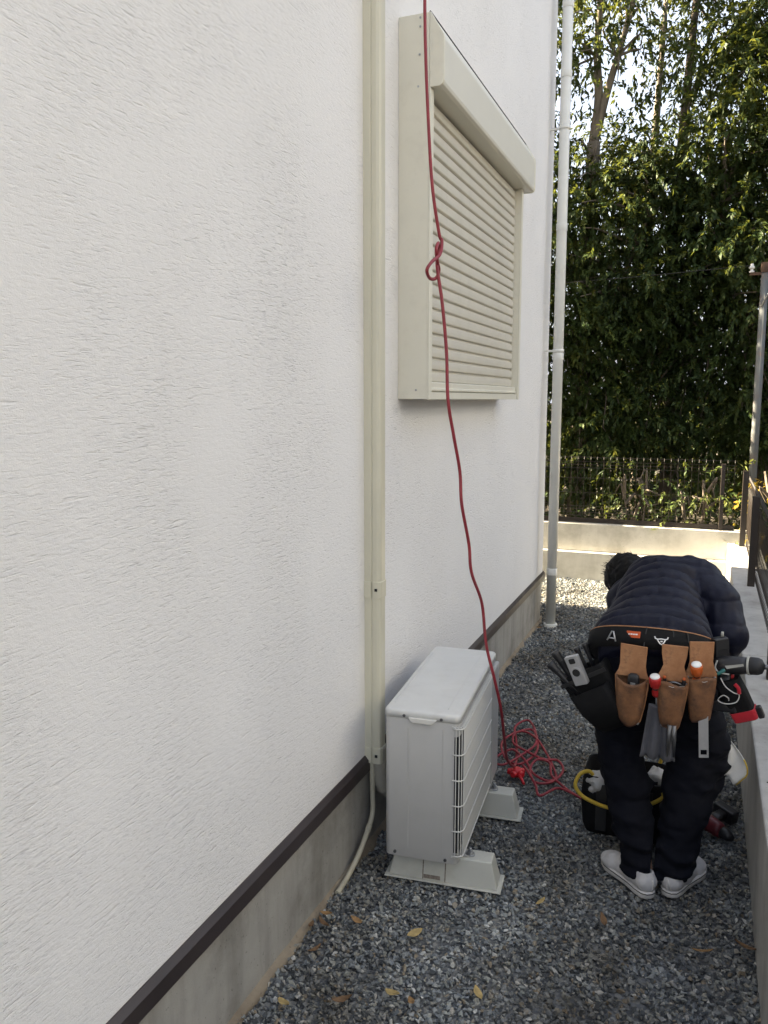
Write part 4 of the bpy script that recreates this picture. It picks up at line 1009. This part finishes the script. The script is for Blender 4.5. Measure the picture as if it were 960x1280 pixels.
# ------------------------------------------------------------------ tool belt wrapped round the hips
hips = torso + pelv[:2] + leg_l[:1] + leg_r[:1]
def belt_surface(th, zoff):
    r = np.linspace(0.36, 0.06, 160).astype(np.float32)
    y = 2.93 - r * math.cos(th); x = 1.003 + r * math.sin(th)
    z = 0.953 + (2.752 - y) * 0.60 + zoff
    P = np.stack([x, y, z], 1).astype(np.float32)
    d = np.minimum(sdf_eval(torso, P), sdf_eval(pelv[:2] + leg_l[:1] + leg_r[:1], P))
    k = np.argmax(d < 0.013); return r[k] if d[k] < 0.013 else 0.18
NB = 72
ths = [2 * math.pi * i / NB for i in range(NB)]
rads = []
for zo in (0.0, -0.04, -0.08):
    q = np.array([belt_surface(t_, zo) for t_ in ths])
    for _ in range(4): q = (np.roll(q, 1) + 2 * q + np.roll(q, -1)) / 4
    rads.append(q)
def belt_pt(i, k, extra=0.0):
    r = rads[k][i % NB] + extra; t_ = ths[i % NB]
    y = 2.93 - r * math.cos(t_)
    return Vector((1.003 + r * math.sin(t_), y, 0.953 + (2.752 - (2.93 - rads[k][i % NB] * math.cos(t_))) * 0.60 - 0.04 * k))
def belt_at(x, f=0.5, extra=0.006):
    best = min([i for i in list(range(0, 22)) + list(range(51, NB))], key=lambda i: abs(belt_pt(i, 1).x - x))
    a, b = belt_pt(best, 0, extra), belt_pt(best, 2, extra); p_ = a.lerp(b, f)
    t_ = ths[best]; return p_ + Vector((x - p_.x, 0, 0)), math.atan2(math.sin(t_), math.cos(t_)), -math.atan2(a.y - b.y, a.z - b.z)
BO = Vector((1.003, 2.93, 0.80))
tb = tag(empty('tool_belt', BO), 'wide black padded tool belt round the hips of the bending person', 'tool belt')
rows = [(0, 0.001), (0, 0.006), (1, 0.009), (2, 0.006), (2, 0.001)]
m = MB(); n_ = NB
V = [belt_pt(i, k, e) - BO for k, e in rows for i in range(NB)]
F = [(r_ * NB + i, r_ * NB + (i + 1) % NB, ((r_ + 1) % 5) * NB + (i + 1) % NB, ((r_ + 1) % 5) * NB + i) for r_ in range(5) for i in range(NB)]
m.add(V, F, True); m.build('band', 'nylon', tb)
MB().tube([belt_pt(i, 0, 0.004) + Vector((0, 0, 0.0012)) - BO for i in range(-18, 19)], 0.0021, 6).build('top_piping', 'leather', tb)
p_, az, tx = belt_at(0.937, 0.34, 0.0135)
pt = empty('patch_holder'); bpy.data.objects.remove(pt)
m = MB(); m.box((-0.024, -0.002, -0.011), (0.024, 0.002, 0.011)); o = m.build('patch', 'orange', tb, 0.001); o.location = p_ - BO; o.rotation_euler = (tx, R(-6), az)
for x0, x1, z in ((-0.016, -0.012, 0.0), (-0.009, -0.002, 0.0004), (0.0, 0.006, 0.0), (0.008, 0.016, 0.0004)):
    MB().box((x0, -0.0032, z - 0.0022), (x1, -0.0019, z + 0.0022)).build('print', 'white_p', o)
# white bull-head emblem
p_, az, tx = belt_at(1.026, 0.46, 0.0150)
m = MB(); m.tube([(-0.021, 0, 0.009), (-0.019, 0, 0.003), (-0.012, 0, 0.0005), (0.0, 0, 0.002), (0.012, 0, 0.0005), (0.019, 0, 0.003), (0.021, 0, 0.009)], 0.0021, 6)
m.tube([(-0.013, 0, 0.0), (-0.004, 0, -0.014), (0.001, 0, -0.016), (0.006, 0, -0.013), (0.013, 0, 0.0)], 0.0021, 6)
m.tube([(-0.003, 0, -0.006), (0.004, 0, -0.006)], 0.0024, 6)
o = m.build('emblem', 'white_p', tb); o.location = p_ - BO; o.rotation_euler = (tx, 0, az)
p_, az, tx = belt_at(0.868, 0.40, 0.0155)
m = MB(); m.tube([(-0.014, 0, -0.016), (-0.002, 0, 0.016), (0.003, 0, 0.016), (0.015, 0, -0.016)], 0.0024, 8); m.tube([(-0.012, 0, -0.007), (0.012, 0, -0.007)], 0.0020, 8)
o = m.build('ring', 'alu', tb); o.location = p_ - BO + Vector((0, -0.012, 0)); o.rotation_euler = (tx, 0, az * 0.3)
for x in (0.975, 1.065, 1.11):
    p_, az, tx = belt_at(x, 0.5, 0.009)
    o = MB().box((-0.0018, -0.002, -0.036), (0.0018, 0.003, 0.036)).build('stitching', 'rubber_b', tb); o.location = p_ - BO; o.rotation_euler = (tx, 0, az)

# ------------------------------------------------------------------ leather pouches
def pouch(x, top_z, y, rot, wid, hgt, label, lean=0.0, seed=1):
    o = tag(empty('leather_pouch', (x, y, top_z), (R(2), R(lean), rot)), label, 'pouch', 'leather pouches on the tool belt')
    k = wid / 0.11; h = hgt / 0.28
    hw_ = [(-0.000, 0.044), (-0.03, 0.042), (-0.068, 0.037 + 0.004 * (seed % 2)), (-0.09, 0.046), (-0.112, 0.056), (-0.15, 0.054), (-0.21, 0.046), (-0.262, 0.036), (-0.276, 0.028)]
    rr = random.Random(seed)
    outl = [(w_ * k + rr.uniform(-.0012, .0012), z * h) for z, w_ in hw_]
    poly = [(a, b) for a, b in outl] + [(-a, b) for a, b in reversed(outl)]
    MB().loft([[(a, -0.003, b) for a, b in poly], [(a, 0.003, b) for a, b in poly]], False).build('back_panel', 'leather', o, 0.0015)
    def D(w_, d, z, g=0.0):
        pts = []
        for i in range(15):
            a = math.pi * i / 14; pts.append(((w_ - g) * math.cos(a) * (1 + 0.03 * math.sin(z * 60 + seed)), -0.0034 - (d - g) * math.sin(a) ** 0.8 * (1 + 0.12 * math.sin(3 * a + seed * 2 + z * 40)), z + 0.006 * math.sin(a * 2 + seed * 1.7)))
        return pts
    rings = [D(0.028 * k, 0.016, -0.276 * h), D(0.036 * k, 0.026, -0.262 * h), D(0.044 * k, 0.033, -0.215 * h), D(0.050 * k, 0.037, -0.165 * h), D(0.051 * k, 0.039, -0.128 * h), D(0.0505 * k, 0.040, -0.118 * h + 0.002),
             D(0.0505 * k, 0.040, -0.117 * h, 0.0045), D(0.050 * k, 0.038, -0.16 * h, 0.0045), D(0.044 * k, 0.033, -0.21 * h, 0.0045)]
    MB().loft(rings, True).build('pocket', 'leather_worn', o)
    for sx in (-1, 1):
        for zz in (-0.122, -0.268):
            wv = (0.047 if zz > -0.2 else 0.029) * k
            MB().tube([(sx * wv, -0.002, zz * h), (sx * wv, -0.012, zz * h)], 0.0036, 8).build('rivet', 'zinc', o)
    MB().tube([(-0.046 * k, -0.0165, -0.124 * h), (0, -0.0448, -0.124 * h), (0.046 * k, -0.0165, -0.124 * h)], 0.0008, 4).build('stitching', 'rag', o)
    return o
def belt_y(x, e): return belt_at(x, 0.9, 0.0)[0].y - e
pouch(0.943, 0.897, belt_y(0.943, 0.024), R(-8), 0.110, 0.278, 'worn tan leather pouch on the belt, leftmost of three, holding a black handle', 1.5, 1)
pouch(1.070, 0.912, belt_y(1.06, 0.030), R(2), 0.098, 0.285, 'worn tan leather pouch on the belt, middle of three, holding pliers', 1.0, 2)
pouch(1.150, 0.925, belt_y(1.14, 0.030), R(14), 0.098, 0.272, 'dark stained leather pouch on the belt, rightmost of three, holding an orange screwdriver', -1.5, 3)

def lathe(m, prof, n=16): return m.tube([(0, 0, z) for r_, z in prof], [r_ for r_, z in prof], n)
def screwdriver(loc, rot, mat, label, shaft=0.16):
    o = tag(empty('screwdriver', loc, rot), label, 'screwdriver', 'screwdrivers in the pouches')
    h = MB(); lathe(h, [(0.010, -0.075), (0.013, -0.068), (0.0125, -0.055), (0.0095, -0.046), (0.0095, -0.042), (0.0165, -0.034), (0.0195, -0.018), (0.0195, -0.004), (0.0165, 0.003)])
    h.build('handle', mat, o)
    c = MB(); lathe(c, [(0.0162, 0.0025), (0.0155, 0.0055), (0.010, 0.008), (0.002, 0.0085)]); c.build('end_cap', 'white_p', o)
    r_ = MB(); lathe(r_, [(0.0102, -0.047), (0.0102, -0.041)]); r_.build('grip_ring', 'black_pl', o)
    s = MB(); s.tube([(0, 0, -0.07), (0, 0, -0.075 - shaft)], 0.0034, 8); s.build('shaft', 'steel', o)
screwdriver((1.014, belt_y(1.014, 0.050), 0.805), (R(20), R(-4), 0), 'red_pl', 'red handled screwdriver with pale end cap between two leather pouches', 0.20)
screwdriver((1.137, belt_y(1.137, 0.074), 0.858), (R(22), R(-3), 0), 'orange_pl', 'orange handled screwdriver with pale end cap in the right leather pouch', 0.10)
# knife with black handle in the left pouch
o = tag(empty('utility_knife', (0.947, belt_y(0.947, 0.038), 0.766), (R(4), 0, R(-8))), 'black handled knife tucked into the left leather pouch', 'knife')
m = MB(); rg = [rrect(-w_, w_, -d, d, min(w_, d) * 0.7, 3) for w_, d in ((0.012, 0.007), (0.018, 0.010), (0.019, 0.010), (0.017, 0.009), (0.010, 0.005))]
m.loft([[(x, y, z) for x, y in q] for q, z in zip(rg, (-0.06, -0.02, 0.02, 0.034, 0.040))], True); m.build('handle', 'black_pl', o)
MB().box((-0.008, -0.0125, 0.004), (0.008, -0.0095, 0.012)).build('slider', 'zinc', o, 0.001)
# pliers in the middle pouch
o = tag(empty('pliers', (1.073, belt_y(1.07, 0.045), 0.80), (R(3), 0, R(2))), 'steel pliers with dark handles and orange tips in the middle leather pouch', 'pliers')
for s in (-1, 1):
    hdl = MB().tube(smooth_path([(s * 0.030, 0, 0.006), (s * 0.028, 0.001, -0.02), (s * 0.022, 0.003, -0.06), (s * 0.008, 0.004, -0.11)], 5), [0.0058] * 11 + [0.0055] * 5, 8).build('handle', 'black_pl', o)
    MB().tube([(s * 0.030, 0, 0.004), (s * 0.0302, 0, 0.011)], [0.0062, 0.0045], 8).build('tip', 'orange_pl', hdl)
MB().tube(smooth_path([(-0.022, -0.006, -0.012), (0, -0.008, -0.004), (0.022, -0.006, -0.012)], 5), 0.0036, 8).build('spring_clip', 'steel', o)
MB().tube(smooth_path([(-0.020, -0.007, -0.022), (0, -0.009, -0.015), (0.020, -0.007, -0.022)], 5), 0.0028, 8).build('spring_clip', 'steel', o)
for s in (-1, 1):
    MB().tube([(s * 0.006, -0.012, -0.15), (s * 0.008, -0.012, -0.20), (s * 0.010, -0.012, -0.262)], [0.008, 0.007, 0.003], 8).build('jaw', 'steel', o)
# spring hook on the right pouch
o = tag(empty('snap_hook', (1.163, belt_y(1.16, 0.078), 0.795), (R(5), R(28), R(12))), 'chrome snap hook clipped over the rim of the right pouch', 'hook')
MB().tube([(0.010 * math.cos(a), 0, 0.021 * math.sin(a)) for a in [2 * math.pi * i / 20 for i in range(19)]], 0.0028, 8).build('hook', 'steel', o)
MB().tube([(0.009, 0, -0.006), (0.0098, 0, 0.010)], 0.0035, 8).build('gate', 'steel', o)
# slotted steel rule hanging below the right pouch
o = tag(empty('steel_rule', (1.166, belt_y(1.15, 0.050), 0.68), (R(3), R(-4), R(10))), 'slotted steel rule hanging below the right leather pouch', 'rule')
m = MB().box((-0.015, -0.002, -0.145), (-0.010, 0.002, 0.0)).box((0.010, -0.002, -0.145), (0.015, 0.002, 0.0)).box((-0.010, -0.002, -0.145), (0.010, 0.002, -0.136)).box((-0.010, -0.001, -0.118), (0.010, 0.002, 0.0))
m.build('blade', 'alu', o)
# towel tucked behind the pouches
o = tag(empty('towel', (1.035, belt_y(1.03, 0.006), 0.66)), 'grey towel hanging between the legs below the pouches', 'towel')
V = []; F = []
nx, nz = 14, 16
for j in range(nz):
    for i in range(nx):
        u = i / (nx - 1) - 0.5; v = j / (nz - 1)
        V.append((u * (0.075 + 0.035 * v) - 0.004 * v, -0.010 + 0.010 * math.sin(u * 16 + 0.6) * (0.4 + v) + 0.006 * math.sin(v * 7 + u * 5), 0.04 - 0.185 * v - 0.012 * u))
for j in range(nz - 1):
    for i in range(nx - 1): F.append((j * nx + i, j * nx + i + 1, (j + 1) * nx + i + 1, (j + 1) * nx + i))
c = MB().add(V, F, True).build('cloth', 'towel', o); sm_ = c.modifiers.new('thick', 'SOLIDIFY'); sm_.thickness = 0.004

# ------------------------------------------------------------------ black nylon pouch on the left hip and what is in it
NP = Vector((0.762, 2.79, 0.775)); NR = (R(8), R(-32), R(-14))
o = tag(empty('nylon_pouch', NP, NR), 'black nylon tool pouch on the left hip full of handles', 'pouch')
def rr3(x0, x1, y0, y1, z, r_=0.018): return [(x, y, z) for x, y in rrect(x0, x1, y0, y1, r_, 4)]
m = MB(); m.loft([rr3(-0.050, 0.080, -0.022, 0.036, -0.235), rr3(-0.064, 0.092, -0.036, 0.042, -0.20), rr3(-0.072, 0.096, -0.046, 0.044, -0.12), rr3(-0.078, 0.100, -0.048, 0.044, -0.03), rr3(-0.078, 0.100, -0.048, 0.044, -0.004), rr3(-0.070, 0.092, -0.040, 0.036, -0.004), rr3(-0.068, 0.09, -0.038, 0.034, -0.06)], True)
m.build('main_pocket', 'nylon', o)
m = MB(); m.loft([rr3(-0.040, 0.074, -0.066, -0.030, -0.205), rr3(-0.056, 0.086, -0.080, -0.030, -0.14), rr3(-0.060, 0.088, -0.082, -0.030, -0.066), rr3(-0.054, 0.082, -0.076, -0.036, -0.066), rr3(-0.052, 0.08, -0.074, -0.038, -0.09)], True)
m.build('front_pocket', 'nylon', o)
MB().box((0.045, 0.036, -0.12), (0.105, 0.046, 0.055)).build('hanger', 'nylon', o, 0.003)
MB().tube([(-0.082, 0.0, -0.07), (-0.092, -0.004, -0.075), (-0.094, 0.0, -0.13)], 0.0035, 6).build('strap_end', 'nylon', o)
MB().box((-0.080, -0.0505, -0.034), (0.102, -0.047, -0.020)).build('webbing', 'rubber_b', o, 0.001)
MW = Matrix.Translation(NP) @ __import__('mathutils').Euler(NR).to_matrix().to_4x4()
def grip(lx, ly, lz, tilt, label, r_=0.016, ln=0.085):
    q = tag(empty('hand_tool', MW @ Vector((lx, ly, lz)), (NR[0], NR[1] + R(tilt), NR[2])), label, 'hand tool', 'handles in the nylon pouch')
    g_ = MB(); lathe(g_, [(r_ * 0.62, -0.06), (r_ * 0.68, 0.0), (r_ * 0.75, ln * 0.45), (r_ * 1.0, ln * 0.85), (r_ * 1.05, ln * 0.97), (r_ * 0.9, ln), (r_ * 0.3, ln * 1.005)]); g_.build('grip', 'black_pl', q)
    c_ = MB(); lathe(c_, [(r_ * 0.80, ln * 0.50), (r_ * 0.84, ln * 0.56)]); c_.build('ring', 'rubber_b', q)
grip(-0.046, -0.012, 0.004, -3, 'black flared tool handle, upper of two leaning out of the nylon pouch')
grip(-0.052, -0.040, -0.016, -16, 'black flared tool handle, lower of two leaning out of the nylon pouch')
grip(0.012, 0.016, 0.010, 4, 'short black tool handle behind the silver level, left of two', 0.011, 0.055)
grip(0.040, 0.020, 0.012, 10, 'short black tool handle behind the silver level, right of two', 0.010, 0.055)
q = tag(empty('spirit_level', MW @ Vector((0.014, -0.058, 0.012)), (NR[0], NR[1] + R(10), NR[2])), 'small silver level with a round hole in the nylon pouch', 'level')
m = MB(); prof_ = rrect(-0.024, 0.024, -0.055, 0.050, 0.004, 3)
m.loft([[(x, y, z) for x, z in prof_] for y in (-0.010, 0.010)], False); m.build('frame', 'alu', q, 0.0015)
m = MB(); m.tube([(0, -0.0102, -0.008), (0, -0.0135, -0.008)], 0.0195, 24); rg_ = m.build('vial_ring', 'alu', q, 0.001)
m = MB(); m.tube([(0, -0.0137, -0.008), (0, -0.0142, -0.008)], 0.0135, 24); m.build('vial', 'dark_in', q)
m = MB(); m.loft([[(x, y, z) for x, z in rrect(-0.011, 0.011, 0.024, 0.042, 0.004, 3)] for y in (-0.0112, -0.0098)], False); m.build('window', 'dark_in', q)
q = tag(empty('marker_pen', MW @ Vector((-0.018, -0.02, 0.0)), (NR[0], NR[1] - R(8), NR[2])), 'orange and brown pen between the black handles and the silver level', 'pen')
m = MB(); lathe(m, [(0.006, -0.05), (0.0065, 0.03), (0.006, 0.040), (0.003, 0.044)], 10); m.build('barrel', 'orange_pl', q)

# ------------------------------------------------------------------ driver and holster on the right hip
DPo = Vector((1.225, 2.80, 0.835))
o = tag(empty('impact_driver', DPo, (R(0), R(-6), R(-14))), 'black impact driver with pale trim hanging on the right hip', 'driver')
m = MB(); m.tube([(x, 0, z) for x, z in ((-0.035, 0.004), (-0.02, 0.004), (0.0, 0.002), (0.05, 0.004), (0.075, 0.006))], [0.020, 0.029, 0.031, 0.029, 0.026], 18); m.build('motor_housing', 'black_pl', o)
m = MB(); m.tube([(x, 0, 0.006) for x in (0.075, 0.080, 0.100, 0.112, 0.118)], [0.027, 0.029, 0.028, 0.023, 0.012], 18); m.build('nose', 'rubber_b', o)
MB().tube([(0.118, 0, 0.006), (0.130, 0, 0.006)], 0.008, 10).build('chuck', 'steel', o)
MB().tube([(0.070, 0, 0.006), (0.077, 0, 0.006)], 0.0305, 18).build('trim_ring', 'grey_pl', o)
MB().tube(smooth_path([(-0.018, -0.024, 0.022), (-0.024, -0.030, 0.0), (-0.012, -0.031, -0.016), (0.018, -0.030, -0.020)], 6), 0.0030, 6).build('trim_line', 'grey_pl', o)
MB().add([(0.006, -0.0312, 0.008), (0.062, -0.0292, 0.018), (0.064, -0.0288, 0.011), (0.012, -0.0316, -0.002)], [(0, 1, 2, 3)]).build('trim_panel', 'grey_pl', o)
m = MB(); m.loft([rr3(-0.018, 0.020, -0.017, 0.017, -0.02, 0.010), rr3(-0.022, 0.014, -0.017, 0.017, -0.07, 0.010), rr3(-0.028, 0.012, -0.018, 0.018, -0.11, 0.010)], True); m.build('handle', 'black_pl', o)
MB().box((-0.045, -0.028, -0.15), (0.035, 0.028, -0.112)).build('battery', 'black_pl', o, 0.006)
MB().box((0.014, -0.008, -0.052), (0.026, 0.008, -0.026)).build('trigger', 'red_pl', o, 0.003)
HOo = Vector((1.262, 2.79, 0.745))
o = tag(empty('holster', HOo, (R(4), R(-24), R(-10))), 'black tool holster with a red band and buckle on the right hip', 'holster')
m = MB(); m.loft([rr3(-0.032, 0.036, -0.022, 0.022, -0.088, 0.010), rr3(-0.036, 0.038, -0.028, 0.028, -0.05, 0.012), rr3(-0.042, 0.036, -0.032, 0.030, 0.0, 0.012), rr3(-0.046, 0.030, -0.032, 0.032, 0.055, 0.012)], True); m.build('body', 'nylon', o)
m = MB(); m.loft([rr3(-0.0345, 0.040, -0.026, 0.026, -0.086, 0.010), rr3(-0.0385, 0.042, -0.030, 0.030, -0.052, 0.012)], True); m.build('red_band', 'red_band', o, 0.001)
MB().box((0.040, -0.012, -0.092), (0.058, 0.012, -0.052)).build('buckle', 'black_pl', o, 0.004)
MB().box((-0.044, -0.018, 0.05), (-0.028, 0.018, 0.12)).build('belt_loop', 'nylon', o, 0.002)
MB().tube(smooth_path([(0.018, -0.034, 0.045), (0.024, -0.037, 0.03), (0.020, -0.036, 0.012)], 5), 0.006, 8).build('pull_tab', 'red_band', o)
# black phone-like case beside the driver
o = tag(empty('tool_case', (1.205, 2.815, 0.905), (0, R(-8), R(24))), 'small black case on the belt between the right pouch and the driver', 'case')
m = MB(); m.box((-0.024, -0.018, -0.075), (0.024, 0.014, 0.02)); m.build('body', 'black_pl', o, 0.006)
MB().box((-0.022, -0.021, -0.018), (0.022, -0.0175, 0.018)).build('flap', 'rubber_b', o, 0.003)
MB().tube([(0.010, 0.0, 0.02), (0.012, 0.0, 0.036)], 0.0045, 8).build('tip', 'grey_pl', o)
o = tag(empty('teal_bit', (1.212, 2.765, 0.822), (0, R(50), 0)), 'small teal bit holder beside the black driver', 'bit holder')
m = MB(); lathe(m, [(0.005, -0.014), (0.006, -0.01), (0.006, 0.012), (0.004, 0.015)], 8); m.build('holder', 'teal', o)
# pale lanyard loops
o = tag(empty('lanyard', (1.21, 2.77, 0.76)), 'thin pale lanyard looping below the driver on the right hip', 'lanyard')
MB().tube(smooth_path([(0.002, -0.014, 0.045), (0.018, -0.020, 0.020), (0.042, -0.022, 0.004), (0.060, -0.016, -0.004), (0.052, -0.014, -0.030), (0.020, -0.018, -0.038), (-0.002, -0.014, -0.030), (0.012, -0.020, -0.010), (0.028, -0.022, -0.016), (0.030, -0.018, -0.026)], 6), 0.0018, 5).build('cord', 'rag', o)

# white rag hanging from the trouser pocket
o = tag(empty('rag', (1.262, 2.965, 0.50)), 'white rag with a yellow edge hanging from the right trouser pocket', 'rag')
V = []; F = []; nx, nz = 10, 14
for j in range(nz):
    v = j / (nz - 1)
    wv = 0.022 + 0.062 * math.sin(min(1, v * 1.25) * math.pi * 0.62) * (1 - 0.55 * max(0, v - 0.75) * 4)
    for i in range(nx):
        u = i / (nx - 1); V.append((-0.022 + u * wv - 0.006 * (1 - v), 0.008 * math.sin(u * 9 + v * 4) - 0.004 + 0.02 * (1 - v), 0.02 - 0.135 * v - 0.022 * v * u + 0.008 * math.sin(u * 5)))
for j in range(nz - 1):
    for i in range(nx - 1): F.append((j * nx + i, j * nx + i + 1, (j + 1) * nx + i + 1, (j + 1) * nx + i))
c = MB().add(V, F, True).build('cloth', 'rag', o); c.modifiers.new('thick', 'SOLIDIFY').thickness = 0.0025
MB().tube([V[j * nx + nx - 1] for j in range(5, nz)], 0.0028, 5).build('yellow_edge', 'yellow', o)

# ------------------------------------------------------------------ black tool bag with yellow rope handles in front of the feet
BG = Vector((0.905, 3.20, 0.006))
o = tag(empty('tool_bag', BG, (0, 0, R(0))), 'open black tool bag with yellow rope handles on the gravel by the legs', 'tool bag')
m = MB(); m.loft([rr3(-0.150, 0.150, -0.105, 0.105, 0.0, 0.04), rr3(-0.160, 0.160, -0.112, 0.112, 0.03, 0.04), rr3(-0.168, 0.165, -0.118, 0.115, 0.14, 0.04), rr3(-0.160, 0.158, -0.112, 0.108, 0.235, 0.04), rr3(-0.152, 0.150, -0.104, 0.100, 0.235, 0.04), rr3(-0.150, 0.150, -0.10, 0.10, 0.06, 0.04)], True)
m.build('bag_body', 'nylon', o)
rp = [Vector(q_) - BG for q_ in ((0.80, 3.10, 0.215), (0.772, 3.10, 0.253), (0.738, 3.08, 0.247), (0.722, 3.06, 0.208), (0.748, 3.055, 0.172), (0.795, 3.055, 0.152), (0.849, 3.06, 0.139), (0.93, 3.065, 0.145), (1.0, 3.07, 0.175), (1.045, 3.09, 0.205), (1.03, 3.10, 0.225))]
MB().tube(smooth_path(rp, 8), 0.0075, 10).build('rope_handle', 'yellow', o)
MB().tube(smooth_path([(-0.11, 0.108, 0.20), (-0.12, 0.12, 0.29), (-0.05, 0.13, 0.35), (0.05, 0.13, 0.35), (0.12, 0.12, 0.29), (0.11, 0.108, 0.20)], 8), 0.0075, 10).build('rope_handle', 'yellow', o)
for x in (-0.085, 0.085):
    MB().box((x - 0.02, -0.1205, 0.02), (x + 0.02, -0.115, 0.21)).build('webbing', 'rubber_b', o, 0.001)
V, F = sdf_mesh([ball((0, 0, 0), (0.045, 0.04, 0.05), 0.02), ball((0.03, 0.01, 0.03), (0.03, 0.03, 0.03), 0.02)], 0.005, lambda v, P: v - 0.008 * vnoise(P, 45, 61) - 0.004 * vnoise(P, 90, 62))
q = tag(raw('plastic_bag', V, F, 'plastic_bag', None, None, False), 'crumpled pale plastic packet sticking out of the left side of the tool bag', 'packet'); q.location = (0.80, 3.115, 0.205)
V, F = sdf_mesh([ball((0, 0, 0), (0.04, 0.05, 0.03), 0.02)], 0.005, lambda v, P: v - 0.008 * vnoise(P, 50, 63))
q = tag(raw('plastic_bag', V, F, 'plastic_bag', None, None, False), 'crumpled pale plastic packet in the tool bag seen between the legs', 'packet'); q.location = (1.02, 3.20, 0.235)
# dark red drill lying on the gravel
o = tag(empty('cordless_drill', (1.225, 3.26, 0.042), (R(90), R(8), R(-38))), 'dark red and black cordless drill lying on the gravel by the right leg', 'drill')
m = MB(); m.tube([(x, 0, 0) for x in (-0.06, -0.05, -0.02, 0.03, 0.05)], [0.020, 0.030, 0.033, 0.031, 0.026], 16); m.build('motor_housing', 'darkred', o)
m = MB(); m.tube([(x, 0, 0) for x in (0.05, 0.056, 0.082, 0.098)], [0.024, 0.024, 0.021, 0.010], 14); m.build('chuck', 'black_pl', o)
m = MB(); m.loft([rr3(-0.038, 0.004, -0.017, 0.017, -0.025, 0.01), rr3(-0.046, -0.008, -0.017, 0.017, -0.10, 0.01)], True); m.build('handle', 'black_pl', o)
MB().box((-0.075, -0.027, -0.145), (0.018, 0.027, -0.10)).build('battery', 'black_pl', o, 0.006)
for x in (-0.045, -0.03, -0.015): MB().box((x, -0.034, -0.012), (x + 0.006, -0.028, 0.012)).build('vent', 'black_pl', o)
